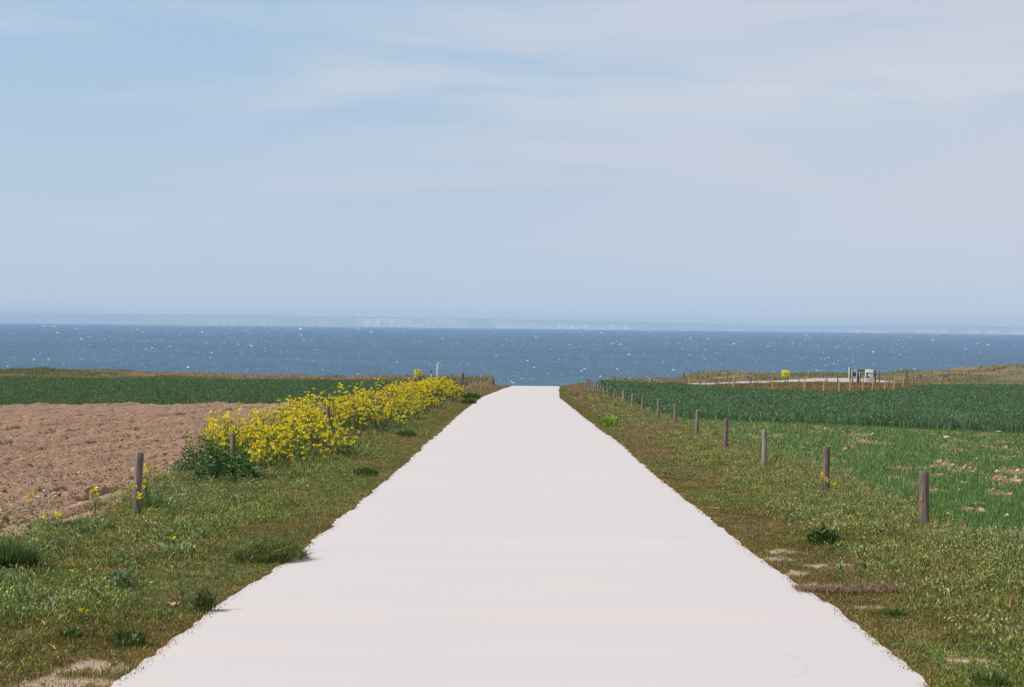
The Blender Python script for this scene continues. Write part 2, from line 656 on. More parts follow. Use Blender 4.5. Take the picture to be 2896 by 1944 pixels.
def zone_col(X, Y):
    n1 = fbm(X * 0.8, Y * 0.8, 41, 4)
    n2 = fbm(X * 3, Y * 2.2, 44, 3)
    moss = np.array((0.105, 0.085, 0.038))
    brown = np.array((0.185, 0.115, 0.062))
    bare = np.array((0.42, 0.32, 0.235))
    f1 = sm(n1, .35, .65)[..., None]
    c = moss * (1 - f1) + brown * f1
    bmk = (bare_mask(X, Y) * (.55 + .45 * n2))[..., None]
    c = c * (1 - bmk) + bare * bmk
    soil = np.array((0.33, 0.205, 0.125))
    fe = field_edge(Y)
    inL = (X < -fe) & (Y < left_line(X))
    c = np.where(inL[..., None], soil, c)
    wl = (X < -fe) & (Y >= left_line(X)) & (Y < 203)
    c = np.where(wl[..., None], np.array((0.055, 0.085, 0.032)), c)
    cr = (X > fe) & (Y < right_line(X))
    c = np.where(cr[..., None], np.array((0.30, 0.20, 0.115)), c)
    wr = (X > fe) & (Y >= right_line(X)) & (Y < wheat_far(X))
    c = np.where(wr[..., None], np.array((0.03, 0.06, 0.028)), c)
    # banks and the rough ground by the path
    far = ((Y > 203) & (X < -1)) | ((X > fe) & (Y >= wheat_far(X)))
    bn = sm(fbm(X * .12, Y * .12, 47, 4), .4, .6)[..., None]
    c = np.where(far[..., None], np.array((0.22, 0.15, 0.095)) * (1 - bn) + np.array((0.10, 0.11, 0.045)) * bn, c)
    return c


ZZ = T(XX, YY) - 0.012 + (fbm(XX * 1.3, YY * 1.3, 51) - .5) * 0.05 * sm(np.abs(XX), 2.6, 3.6)
ZZ = ZZ - 0.20 * ((XX < -5.6) & (YY < left_line(XX) - 1.5) & (YY > 10))
V, q = grid_mesh(XX, YY, ZZ)
tag(mesh_np('ground', V, quads=q, mats=M_GROUND, cols=zone_col(XX, YY).reshape(-1, 3), smooth=True), kind='structure')

# road
ry = np.concatenate([np.arange(-10, 9, .5), np.arange(9, 60, .09), np.arange(60, 178, .3), np.arange(178, 215, 1.0)])
rn = np.linspace(-1, 1, 25)


def road_half(Y, s):
    return 2.25 + 0.075 * (s < 0) * (1 - sm(Y, 11, 16)) - 0.09 * sm(Y, 14, 18) * (1 - sm(Y, 33, 42)) + 0.05 * sm(Y, 50, 80) + 0.11 * (fbm(Y * .8, Y * 0 + s * 9, 81, 3, 0.6) - .5) + 0.055 * (fbm(Y * 5.3, Y * 0, 85 + int(s), 3) - .5)


Yg, Ng = np.meshgrid(ry, rn, indexing='ij')
hw = np.where(Ng < 0, road_half(Yg, -1), road_half(Yg, 1))
Xg = road_c(Yg) + Ng * hw
Zg = T(np.clip(Xg, -2.2, 2.2 + road_c(Yg)), Yg) + 0.004 + 0.012 * (1 - np.abs(Ng) ** 4)
V, q = grid_mesh(Xg, Yg, Zg)
tag(mesh_np('road', V, quads=q, mats=M_ROAD, smooth=True), kind='structure')

# gravel path behind the wheat on the right
cps = [(1860, 1092), (1898, 1089.5), (1988, 1087), (2114, 1083), (2186, 1081), (2300, 1079), (2480, 1079), (2540, 1083)]
ctr = np.array([hit(a, b_)[:2] for a, b_ in cps])
ti = np.linspace(0, len(ctr) - 1, 160)
cx = np.interp(ti, np.arange(len(ctr)), ctr[:, 0])
cy = np.interp(ti, np.arange(len(ctr)), ctr[:, 1])
wd = np.interp(ti / ti[-1], [0, .1, .8, 1], [6, 13, 24, 10])
Pg = []
for s in np.linspace(-.5, .5, 9):
    yy = cy + s * wd + 1.5 * (fbm(ti * 3, ti * 0 + 5 * (s > 0), 91) - .5)
    xx = cx
    Pg.append(np.stack([xx, yy, T(xx, yy) + 0.05], -1))
Pg = np.array(Pg)
V, q = grid_mesh(Pg[..., 0], Pg[..., 1], Pg[..., 2])
tag(mesh_np('path', V, quads=q[:, ::-1], mats=M_GRAVEL), kind='structure')

# ploughed field with real clods
py_ = np.concatenate([np.linspace(12, 30, 260), np.geomspace(30.08, 86, 330)])
pf = np.linspace(0, 1, 600) ** 1.25
Yp, Pf = np.meshgrid(py_, pf, indexing='ij')
Xp = -(field_edge(Yp) + .03 + Pf * (0.38 * Yp + 8))
lim = left_line(Xp)
Yp = np.minimum(Yp, lim)
def furrow(X, Y):
    ph = (X - .086 * Y) * 2 * np.pi
    w_ = 1.5 * fbm(X * .8, Y * .3, 95, 2)
    return (np.sin(ph / .72 + w_) * .036 + np.maximum(0, np.sin(ph / 2.9 + w_)) ** 3 * .07
            - .16 * sm(fbm((X - .086 * Y) * 3.2, Y * .9, 97, 4, .6), .62, .74) - .05 * sm(fbm(X * .25, Y * .12, 98, 2), .5, .65) * sm(fbm(X * 2.5, Y * 1.8, 94, 3), .5, .65))


fur = furrow(Xp, Yp)
Zp = T(Xp, Yp) + 0.01 + fur + (fbm(Xp * 8, Yp * 5.5, 96, 5, .72) - .5) * 0.125 + (fbm(Xp * .7, Yp * .7, 99, 2) - .5) * 0.10
Zp = np.maximum(Zp, T(Xp, Yp) - 0.18)
V, q = grid_mesh(Xp, Yp, Zp)
o = mesh_np('ploughed_field', V, quads=q, mats=M_TILL)
tag(o, kind='structure')


# ------------------------------------------------------------------ scatter builders
def leaves(P, h, wdt, cols, lean=0.5, t=0.35, az=None, flat=0.0):
    """4-point leaves: base, two shoulders, tip"""
    n = len(P)
    a = rng.uniform(0, 2 * np.pi, n) if az is None else az
    ld = np.stack([np.cos(a), np.sin(a), np.zeros(n)], -1)
    a2 = a + np.pi / 2 + rng.normal(0, .5, n)
    sd = np.stack([np.cos(a2), np.sin(a2), rng.normal(0, .25, n)], -1)
    le = (np.abs(rng.normal(0, 1, n)) * lean)[:, None] if np.isscalar(lean) else lean[:, None]
    up = np.array((0, 0, 1.0)) * (1 - flat)
    h = h[:, None]
    tip = P + h * (up + ld * le)
    mid = P + h * (up * (t + .1) + ld * le * t * .6)
    wv = sd * wdt[:, None] * .5
    V = np.stack([P, mid + wv, tip, mid - wv], 1).reshape(-1, 3)
    q = np.arange(4 * n).reshape(n, 4)
    cc = np.repeat(cols, 4, axis=0)
    return V, q, cc


def join(parts):
    Vs, Qs, Cc = [], [], []
    k = 0
    for V, q, c in parts:
        Vs.append(V)
        Qs.append(q + k)
        Cc.append(c)
        k += len(V)
    return np.concatenate(Vs), np.concatenate(Qs), np.concatenate(Cc)


FOL = np.array((1.72, 1.60, 1.08))


def pick(pal, wts, n, var=0.25):
    pal = np.array(pal)
    if pal.max() < .36:
        pal = np.minimum(pal * FOL, .42)
    w_ = np.array(wts, float)
    i = rng.choice(len(pal), n, p=w_ / w_.sum())
    return pal[i] * (1 + rng.normal(0, var, (n, 1))).clip(.4, 1.8)


def blobs(P, r, cols, sq=0.7):
    """small irregular lumps (deformed octahedra)"""
    n = len(P)
    d = np.array([(1, 0, 0), (0, 1, 0), (-1, 0, 0), (0, -1, 0), (0, 0, 1), (0, 0, -1)], float)
    a = rng.uniform(0, 2 * np.pi, n)
    ca, sa = np.cos(a), np.sin(a)
    k = d[None] * rng.uniform(.55, 1.25, (n, 6, 1)) + rng.normal(0, .22, (n, 6, 3))
    k[..., 2] *= sq
    x = k[..., 0] * ca[:, None] - k[..., 1] * sa[:, None]
    y = k[..., 0] * sa[:, None] + k[..., 1] * ca[:, None]
    k = np.stack([x, y, k[..., 2]], -1) * r[:, None, None] + P[:, None]
    t = np.array([(0, 1, 4), (1, 2, 4), (2, 3, 4), (3, 0, 4), (1, 0, 5), (2, 1, 5), (3, 2, 5), (0, 3, 5)])
    tr = (np.arange(n)[:, None, None] * 6 + t[None]).reshape(-1, 3)
    return k.reshape(-1, 3), tr, np.repeat(cols, 6, axis=0)


def sampleY(n, a, b_, p_):
    """distances with density falling as Y**-p"""
    u = rng.uniform(0, 1, n)
    if abs(p_ - 1) < 1e-6:
        return a * (b_ / a) ** u
    e = 1 - p_
    return (a ** e + u * (b_ ** e - a ** e)) ** (1 / e)


# verges ------------------------------------------------------------
def verge(side, n):
    Y = sampleY(n, 9.6, 178, 1.55)
    e = field_edge(Y)
    off = rng.uniform(0, 1, n)
    rh = road_half(Y, side) - 0.08
    endL = 1.0 - 0.72 * sm(Y, 150, 178) if side < 0 else 1.0
    X = road_c(Y) * (1 if side > 0 else 1) + side * (rh + off * (e - rh + .15) * endL)
    d = np.abs(X - road_c(Y)) - rh
    px = Y / 1841.0
    rag = fbm(X * 4, Y * 3, 101, 3)
    keep = (d > (rag - .62) * 0.5 * (d < .3)) & ((d > .09) | (rng.uniform(0, 1, n) < d / .12))
    n1 = fbm(X * 1.1, Y * .8, 102, 4)
    n2 = fbm(X * .5 + 40, Y * .28, 103, 3)
    n3 = fbm(X * 2.6, Y * 1.8, 104, 3)
    tall = sm(d, .35, 1.7) * sm(n1, .25, .6)
    hgt_ = 0.014 + 0.022 * n3 + 0.034 * tall * (0.35 + 1.3 * n3 ** 1.5)
    if side < 0:
        hgt_ = hgt_ * (1 + 2.6 * sm(d, .9, 2.0) * sm(Y, 24, 32))
        hgt_ = hgt_ * (1 - .7 * sm(d, 2.65, 3.0) * (Y < 27))
    hgt_ = hgt_ * (rng.uniform(.4, 1.15, n) + .9 * (rng.uniform(0, 1, n) > .975))
    bm = bare_mask(X, Y)
    keep &= rng.uniform(0, 1, n) > bm * .88
    # thin spots where dry moss shows
    thin = sm(n1, .62, .40) * (1 - sm(d, 1.2, 2.2))
    keep &= rng.uniform(0, 1, n) > thin * .45
    wdt = np.maximum(rng.uniform(.004, .008, n) * (1 + .6 * tall), .58 * px)
    green = sm(n2 + .3 * (n3 - .5), .44, .60)
    moss = [(0.125, 0.085, 0.035), (0.12, 0.115, 0.035), (0.22, 0.145, 0.08), (0.045, 0.05, 0.018), (0.085, 0.11, 0.03)]
    gr = [(0.025, 0.060, 0.016), (0.085, 0.145, 0.030), (0.17, 0.20, 0.05), (0.06, 0.13, 0.05), (0.27, 0.26, 0.14)]
    tw = [(0.18, 0.19, 0.05), (0.030, 0.050, 0.016), (0.32, 0.31, 0.19), (0.25, 0.25, 0.05), (0.16, 0.12, 0.09), (0.09, 0.14, 0.045)]
    cm = pick(moss, (3, 3, 1.6, 2.4, 2.6), n)
    cg = pick(gr, (3, 3, 2, 2, .8), n)
    ct = pick(tw, (3.2, 2.4, 1.9, 1.9, 1.6, 2.6), n, .3)
    r = rng.uniform(0, 1, n)
    gfac = green * .72 + .04 + .10 * (side < 0) * sm(d, .6, 1.8)
    col = np.where((r < gfac)[:, None], cg, cm)
    r = rng.uniform(0, 1, n)
    col = np.where((r < tall * .62)[:, None], ct, col)
    col = col * (.62 + .76 * fbm(X * 6, Y * 4, 108, 2))[:, None]
    # purple-brown seeding grass towards the crest and by the posts on the right
    pur = sm(fbm(X * .45 + 9, Y * .14, 107, 3), .46, .60) * sm(Y, 30, 48) * sm(d, .3, 1.0)
    if side > 0:
        pur = np.maximum(pur, sm(Y, 75, 100) * (1 - sm(d, 2.6, 3.1)) * sm(d, .5, 1.2))
        pur = np.maximum(pur, .8 * np.exp(-((X - 2.9) / .45) ** 2 - ((Y - 40.5) / 5.5) ** 2))
    else:
        pur = np.maximum(pur * .5, sm(Y, 115, 130) * .85)
    r = rng.uniform(0, 1, n)
    pc = pick([(0.20, 0.125, 0.10), (0.14, 0.09, 0.075), (0.26, 0.18, 0.13)], (3, 3, 1), n)
    col = np.where((r < pur * .7)[:, None], pc, col)
    # rust-brown lip along the road
    r = rng.uniform(0, 1, n)
    lip = 1 - sm(d, .05, .3)
    col = np.where((r < lip * .55)[:, None], pick([(0.20, 0.115, 0.05), (0.13, 0.10, 0.035), (0.24, 0.15, 0.08)], (3, 3, 1.5), n), col)
    X, Y, hgt_, wdt, col = X[keep], Y[keep], hgt_[keep], wdt[keep], col[keep]
    P = np.stack([X, Y, T(X, Y) - 0.012], -1)
    V, q, cc = leaves(P, hgt_, wdt, col, lean=0.55, t=.45)
    return V, q, cc


for side, nm in ((-1, 'left'), (1, 'right')):
    V, q, cc = verge(side, 640000)
    o = mesh_np('grass', V, quads=q, mats=M_LEAF, cols=cc)
    tag(o, 'rough olive and brown grass and weeds on the verge %s of the pale road' % ('left' if side < 0 else 'right'), 'grass', kind='stuff')

# broad weed leaves and little flower specks in the verges
for side in (-1, 1):
    n = 30000
    Y = sampleY(n, 10, 120, 1.7)
    e = field_edge(Y)
    X = side * (2.9 + rng.uniform(0, 1, n) ** .8 * (e - 2.95))
    k = rng.uniform(0, 1, n) < sm(fbm(X * 1.6, Y * 1.1, 121, 3), .40, .62)
    X, Y = X[k], Y[k]
    n = len(X)
    P = np.stack([X, Y, T(X, Y)], -1)
    P[:, 2] += rng.uniform(0, .07, n)
    col = pick([(0.20, 0.20, 0.06), (0.06, 0.11, 0.03), (0.10, 0.15, 0.06), (0.30, 0.28, 0.17), (0.15, 0.11, 0.08)], (3, 4, 3, 1, 1), n)
    s_ = rng.uniform(.014, .032, n)
    a_ = leaves(P, s_, np.maximum(s_ * .5, .6 * Y / 1841), col, lean=1.2, t=.5)
    # white and yellow specks
    n = 2600 if side > 0 else 1300
    Y = sampleY(n, 10, 110, 1.5)
    X = side * (2.5 + rng.uniform(0, 1, n) ** .6 * 2.8)
    P = np.stack([X, Y, T(X, Y) + rng.uniform(.03, .12, n)], -1)
    col = pick([(0.62, 0.62, 0.55), (0.45, 0.42, 0.30), (0.70, 0.55, 0.02), (.45, .45, .05)], (3, 3.5, .5, 1.2), n, .1)
    s_ = np.maximum(rng.uniform(.007, .015, n), .6 * Y / 1841)
    b_ = leaves(P, s_, s_ * .9, col, lean=.5, t=.5)
    V, q, cc = join([a_, b_])
    o = mesh_np('weeds', V, quads=q, mats=M_LEAF, cols=cc)
    tag(o, 'low broad leaved weeds and tiny pale flowers among the grass %s of the road' % ('left' if side < 0 else 'right'), 'weeds', kind='stuff')

# ragged weed clumps along the outer half of both verges
for side in (-1, 1):
    n = 1700 if side > 0 else 2400
    Y = sampleY(n, 11.5, 125, 1.35)
    e = field_edge(Y)
    u_ = rng.uniform(0, 1, n) ** (.75 if side < 0 else .9)
    X = side * (3.1 + u_ * (e - 3.0))
    dens = fbm(X * 1.3 + 5, Y * .6, 181, 3)
    k = rng.uniform(0, 1, n) < sm(dens + .22 * (u_ - .5), .34, .56)
    for x_, y_ in ((4.55, 20.8), (4.44, 26.8), (4.44, 33.6), (-4.42, 21.3), (4.57, 41.1), (4.63, 48.4)):      # trodden in front of the posts
        k &= ~((np.abs(X * y_ / Y - x_) < .16) & (Y < y_ + .1) & (Y > y_ - 1.8))
    X, Y, u_, dens = X[k], Y[k], u_[k], dens[k]
    m_ = len(X)
    per = 95
    H_ = (.06 + .19 * u_ * rng.uniform(.3, 1.1, m_) ** 1.3) * (1.15 + .45 * (Y < 27) if side < 0 else .95)
    R_ = rng.uniform(.06, .18, m_)
    Hr, Rr = np.repeat(H_, per), np.repeat(R_, per)
    a = rng.uniform(0, 2 * np.pi, m_ * per)
    q_ = np.sqrt(rng.uniform(0, 1, m_ * per))
    px_, py2 = np.repeat(X, per) + np.cos(a) * q_ * Rr, np.repeat(Y, per) + np.sin(a) * q_ * Rr
    zz = rng.uniform(0, 1, m_ * per) ** .7 * Hr * (1 - .65 * q_ ** 2)
    P = np.stack([px_, py2, T(px_, py2) + zz], -1)
    kinds = np.array([(0.20, 0.21, 0.075), (0.05, 0.105, 0.03), (0.11, 0.155, 0.065), (0.26, 0.255, 0.13), (0.17, 0.125, 0.095), (.09, .12, .04)])
    wk = (3.2, 2.2, 3, 1.6, 1.5, 2) if side > 0 else (2.4, 3.6, 3, 1.0, .8, 2.4)
    kc = np.repeat(kinds[rng.choice(6, m_, p=np.array(wk) / sum(wk))], per, axis=0)
    ot = kinds[rng.choice(6, m_ * per, p=np.array(wk) / sum(wk))]
    kc = np.where((rng.uniform(0, 1, m_ * per) < .35)[:, None], ot, kc) * FOL
    hl = zz / np.maximum(Hr, .01)
    kc = kc * rng.uniform(.45, 1.5, m_ * per)[:, None]
    tipc = (rng.uniform(0, 1, m_ * per) < .10) & (hl > .5)
    kc = np.where(tipc[:, None], np.array((.50, .48, .34)), kc)
    ls = rng.uniform(.012, .034, m_ * per)
    pw = .6 * np.repeat(Y, per) / 1841
    V, q, cc = leaves(P, np.maximum(ls, pw * 1.3), np.maximum(ls * .42, pw), np.minimum(kc, .5), lean=.7, t=.5)
    o = mesh_np('weeds', V, quads=q, mats=M_LEAF, cols=cc)
    tag(o, 'knee-low ragged weed clumps along the outer edge of the verge %s of the road' % ('left' if side < 0 else 'right'), 'weeds', kind='stuff')

# thin seed stalks and dead stems standing over the outer verge
for side in (-1, 1):
    n = 5200
    Y = sampleY(n, 11, 130, 1.5)
    e = field_edge(Y)
    u_ = rng.uniform(0, 1, n) ** .7
    X = side * (3.0 + u_ * (e - 2.9))
    k = rng.uniform(0, 1, n) < sm(fbm(X * .9 + 3, Y * .35, 186, 3), .38, .60)
    X, Y, u_ = X[k], Y[k], u_[k]
    n = len(X)
    P = np.stack([X, Y, T(X, Y)], -1)
    h = (.07 + .17 * u_) * rng.uniform(.5, 1.25, n)
    col = pick([(0.26, .22, .13), (0.16, 0.17, .06), (.12, .09, .07), (.08, .13, .04), (.30, .28, .19)], (2, 3, 2, 3, 1), n, .2)
    a_ = leaves(P, h, np.maximum(.004, .45 * Y / 1841), col, lean=.28, t=.3)
    tp = P + np.stack([rng.normal(0, .02, n), rng.normal(0, .02, n), h * .85], -1)
    hs = np.maximum(rng.uniform(.012, .026, n), .8 * Y / 1841)
    col = pick([(0.30, .27, .17), (0.20, 0.15, .11), (.24, .24, .07), (.33, .33, .26)], (3, 3, 2, 1.5), n, .2)
    b_ = leaves(tp, hs, hs * .55, col, lean=.4, t=.5)
    V, q, cc = join([a_, b_])
    o = mesh_np('weeds', V, quads=q, mats=M_LEAF, cols=cc)
    tag(o, 'thin seed stalks and dead stems standing over the verge %s of the road' % ('left' if side < 0 else 'right'), 'weeds', kind='stuff')

# young crop on the right, in drilled rows with soil between
n = 420000
Y = sampleY(n, 13, 66, 1.3)
X = 4.85 + rng.uniform(0, 1, n) ** .95 * (0.38 * Y + 3 - 4.85)
k = (X > field_edge(Y)) & (Y < right_line(X) + .3)
gap = fbm(X * 2.6, Y * .9, 131, 4)
dry = sm(X / Y, .17, .27) * .035
lines = np.maximum(0, np.cos((X - .05 * Y - 3.75) * 2 * np.pi / 2.6)) ** 14 * .17
k &= rng.uniform(0, 1, n) > sm(gap + dry + lines * sm(X / Y, .11, .17), .62, .72) * .9
row_ = np.abs(((X - .05 * Y) / 0.17) % 1 - .5)
k &= rng.uniform(0, 1, n) > sm(row_, .26, .46) * .85
X, Y = X[k], Y[k]
n = len(X)
P = np.stack([X, Y, T(X, Y) - .01], -1)
h = rng.uniform(.05, .115, n)
col = pick([(0.038, 0.118, 0.034), (0.06, 0.155, 0.052), (0.025, 0.078, 0.024), (0.13, 0.18, 0.10), (.19, .17, .11)], (4, 3, 3, 1.2, .7), n, .22)
V, q, cc = leaves(P, h, np.maximum(.007, .62 * Y / 1841), col, lean=.45, t=.3)
o = mesh_np('young_crop', V, quads=q, mats=M_LEAF, cols=cc)
tag(o, 'short bright green seedlings in the near right field with bare soil showing', 'crop', kind='stuff')

# clods in the young crop
n = 8000
Y = sampleY(n, 15, 62, 1.2)
X = 5.6 + rng.uniform(0, 1, n) * (0.30 * Y - 2)
lines = np.maximum(0, np.cos((X - .05 * Y - 3.75) * 2 * np.pi / 2.6)) ** 14
gapn = fbm(X * 2.6, Y * .9, 131, 4)
k = (Y < right_line(X) - .3) & (X > field_edge(Y)) & (rng.uniform(0, 1, n) < .008 + .9 * sm(X / Y, .10, .24) * sm(gapn + .17 * lines * sm(X / Y, .11, .17) + sm(X / Y, .17, .27) * .05, .60, .70))
X, Y = X[k], Y[k]
n = len(X)
r = np.exp(rng.normal(-3.6, .45, n)).clip(.012, .11)
P = np.stack([X, Y, T(X, Y) + r * .4 + .01], -1)
V, t_, cc = blobs(P, r, pick([(0.42, 0.29, 0.18), (0.33, 0.21, 0.13), (.5, .38, .26)], (3, 2, 1), n, .12))
tag(mesh_np('soil_clods', V, tris=t_, mats=M_MATTE, cols=cc), 'light brown soil clods scattered between the seedlings in the right field', 'soil', kind='stuff')

# clods in the ploughed field
n = 150000
Y = sampleY(n, 12.5, 84, 1.25)
X = -(field_edge(Y) + rng.uniform(0, 1, n) ** 1.1 * (0.38 * Y + 7))
k = (Y < left_line(X)) & (fbm(X * .9, Y * .5, 141, 3) + rng.uniform(-.3, .3, n) > .42)
X, Y = X[k], Y[k]
n = len(X)
r = np.exp(rng.normal(-4.3, .45, n)).clip(.006, .055)
r = np.maximum(r, .45 * Y / 1841)
P = np.stack([X, Y, T(X, Y) + .01 + furrow(X, Y) + (fbm(X * 8, Y * 5.5, 96, 5, .72) - .5) * 0.125 + (fbm(X * .7, Y * .7, 99, 2) - .5) * 0.10 + r * .3], -1)
cl = pick([(0.40, 0.255, 0.16), (0.22, 0.145, 0.098), (0.43, 0.32, 0.23), (0.13, 0.085, 0.06), (.55, .47, .39)], (5, 3, 2, 1, .16), n, .12)
V, t_, cc = blobs(P, r, cl)
tag(mesh_np('soil_clods', V, tris=t_, mats=M_MATTE, cols=cc), 'crumbly brown clods and stones covering the ploughed field on the left', 'soil', kind='stuff')

# tall wheat on the right
n = 660000
Y = sampleY(n, 44, 262, 1.15)
X = 5.2 + rng.uniform(0, 1, n) * (0.38 * Y + 2 - 5.2)
edge = right_line(X) + .9 * (fbm(X * .8, X * 0, 151, 3) - .5)
k = (X > field_edge(Y) - .1 + 2.1 * sm(Y, 105, 165)) & (Y > edge) & (Y < wheat_far(X) + 1.5 * (fbm(X * .5, X * 0, 152) - .5))
X, Y = X[k], Y[k]
n = len(X)
hv = .35 * (0.8 + .4 * fbm(X * .35, Y * .2, 153, 3))
hh = hv * rng.uniform(.72, 1.08, n)
P = np.stack([X, Y, T(X, Y)], -1)
inn = Y > right_line(X) + .6
P[:, 2] += np.where(inn & (rng.uniform(0, 1, n) < .85), hv * rng.uniform(.35, .72, n), 0)
hh = np.where(P[:, 2] > T(X, Y) + .01, hh * .36, hh * .8)
col = pick([(0.055, 0.118, 0.066), (0.035, 0.080, 0.045), (0.10, 0.165, 0.11), (0.022, 0.052, 0.030), (.14, .155, .11)], (4, 4, 2.4, 2.4, .8), n, .3)
col = col * (.72 + .56 * fbm(X * 1.6, Y * .5, 155, 3))[:, None]
V, q, cc = leaves(P, hh, np.maximum(.012, .62 * Y / 1841), col, lean=.6, t=.35)
o = mesh_np('wheat', V, quads=q, mats=M_LEAF, cols=cc)
tag(o, 'tall dark green wheat filling the far part of the right field', 'wheat', kind='stuff')

# green wheat on the left
n = 400000
Y = sampleY(n, 60, 204, 1.1)
X = -(5.1 + rng.uniform(0, 1, n) * (0.44 * Y + 2 - 5.1))
k = (Y > left_line(X) + .5 * (fbm(X * 1.2, X * 0, 161, 3) - .5)) & (Y < 200 + 5 * (fbm(X * .2, X * 0, 162) - .5)) & (X < -field_edge(Y))
X, Y = X[k], Y[k]
n = len(X)
hh = .17 * rng.uniform(.5, 1.15, n) * (.75 + .5 * fbm(X * .3, Y * .15, 163, 3))
P = np.stack([X, Y, T(X, Y)], -1)
col = pick([(0.05, 0.108, 0.055), (0.035, 0.078, 0.040), (0.09, 0.15, 0.085), (0.022, 0.05, 0.026), (.12, .13, .08)], (4, 4, 2.2, 2, .7), n, .3)
col = col * (.72 + .56 * fbm(X * 1.6, Y * .5, 165, 3))[:, None]
V, q, cc = leaves(P, hh, np.maximum(.01, .7 * Y / 1841), col, lean=.4, t=.3)
o = mesh_np('wheat', V, quads=q, mats=M_LEAF, cols=cc)
tag(o, 'green wheat beyond the ploughed soil in the left field', 'wheat', kind='stuff')

# rough dry grass on the two banks
def bank_grass(label, X, Y, seed, hs, pals, sl=False):
    n = len(X)
    P = np.stack([X, Y, T(X, Y) - .03], -1)
    bn = sm(fbm(X * .10, Y * .12, seed, 4), .40, .60)
    hn = fbm(X * .25, Y * .2, seed + 3, 3)
    h = hs * rng.uniform(.4, 1.2, n) * (.3 + 1.4 * sm(hn, .3, .7))
    dry = pick(pals[0], (3, 2, 2), n, .2)
    grn = pick(pals[1], (3, 2, 2), n, .2)
    col = np.where((rng.uniform(0, 1, n) < bn)[:, None], grn, dry)
    V, q, cc = leaves(P, h, np.maximum(.02, .75 * Y / 1841), col, lean=.4, t=.35)
    tag(mesh_np('dry_grass', V, quads=q, mats=M_LEAF, cols=cc), label, 'dry grass', kind='stuff')


PD = [(0.21, 0.155, 0.135), (0.155, 0.115, 0.095), (0.26, 0.20, 0.17)]
PG = [(0.095, 0.11, 0.055), (0.065, 0.095, 0.045), (0.13, 0.125, 0.075)]
n = 60000
Y = rng.uniform(198, 236, n)
X = -(1.9 + rng.uniform(0, 1, n) * (.31 * Y))
k = (X < -2.3) | (Y < 200)
bank_grass('dry brown grass on the bank beyond the left wheat field', X[k], Y[k], 171, .20, (PD, PG))
n = 120000
Y = rng.uniform(130, 356, n)
X = 8 + rng.uniform(0, 1, n) * (.31 * Y)
ctry = np.interp(X, cx, cy, left=-99, right=-99)
ctrw = np.interp(X, cx, wd)
onp = (np.abs(Y - ctry) < ctrw * .48) & (rng.uniform(0, 1, n) > .015)
ins = (X > cx[0]) & (X < cx[-1])
k = (Y > wheat_far(X)) & ~(onp & ins)
# low in front of the path so that it shows
X, Y = X[k], Y[k]
front = (Y < np.interp(X, cx, cy, right=0)) & (X < cx[-1])
bank_grass('low brown turf between the right wheat field and the gravel path', X[front], Y[front], 175, .16,
           ([(0.15, 0.095, 0.065), (0.11, 0.08, 0.05), (0.18, 0.13, 0.10)], [(0.09, 0.08, 0.04), (0.065, 0.075, 0.03), (.12, .10, .04)]))
bank_grass('tufty green and brown grass on the mounds behind the gravel path', X[~front], Y[~front], 178, .26, (PD, PG))

# whitecaps: ridges of foam on the sea
n = 15000
HS = CAMZ - SEA
r_ = 1 + 185 * rng.uniform(0, 1, n) ** 1.25
A_ = math.sqrt(2 * HS / RE) + r_ / F
Y = RE * (A_ - np.sqrt(A_ * A_ - 2 * HS / RE))
X = rng.uniform(-.33, .33, n) * Y
sz = np.exp(rng.normal(-.58, .58, n)).clip(.25, 3.6)
hx = sz * 1.25 * Y / F
hz_ = sz * rng.uniform(.7, 1.3, n) * Y / F * .8
ux = np.array([-1.0, -.45, .1, .6, 1.0])
prof = np.array([0, .8, 1.0, .6, 0])
Vt = []
base_ = np.stack([X, Y, sea_z(X, Y)], -1)
jit = rng.uniform(.6, 1.3, (n, 5))
for j in range(5):
    for s_ in (0, 1, 2):
        v = base_.copy()
        v[:, 0] += ux[j] * hx
        v[:, 1] += (s_ - 1) * hz_ * 2.2 + (.5 * hz_ * jit[:, j])
        v[:, 2] += (prof[j] * hz_ * jit[:, j]) if s_ == 1 else -.05
        Vt.append(v)
Vt = np.stack(Vt, 1).reshape(-1, 3)
qt = []
for j in range(4):
    for s_ in (0, 1):
        qt.append((j * 3 + s_, j * 3 + 3 + s_, j * 3 + 4 + s_, j * 3 + 1 + s_))
qt = (np.arange(n)[:, None, None] * 15 + np.array(qt)[None]).reshape(-1, 4)
fo = rng.uniform(0, 1, n) ** 1.9
cf = np.array((0.16, .27, .38)) * (1 - fo[:, None]) + np.array((0.66, .73, .78)) * fo[:, None]
tag(mesh_np('whitecaps', Vt, quads=qt, mats=M_MATTE, cols=np.repeat(cf, 15, axis=0), smooth=True), 'white foam crests flecking the blue sea', 'foam', kind='stuff')


# ------------------------------------------------------------------ rape plants
def rape_parts(x, y, hgt, nb, lush=1.0, spread=.16, rr=random):
    """returns (stem leaves, flower petals) of one plant at world x, y"""
    z0 = float(T(x, y)) - .02
    st, fl, lf = [], [], []
    for b_ in range(nb):
        a = rr.uniform(0, 6.28)
        rd = rr.uniform(.2, 1) * spread
        hh = hgt * rr.uniform(.60, 1.0)
        tx, ty, tz = x + math.cos(a) * rd, y + math.sin(a) * rd, z0 + hh
        st.append((x, y, z0, tx, ty, tz))
        fl.append((tx, ty, tz))
        if rr.random() < .5:
            fl.append((tx + rr.uniform(-.05, .05), ty + rr.uniform(-.05, .05), tz - rr.uniform(.06, .16)))
    return st, fl


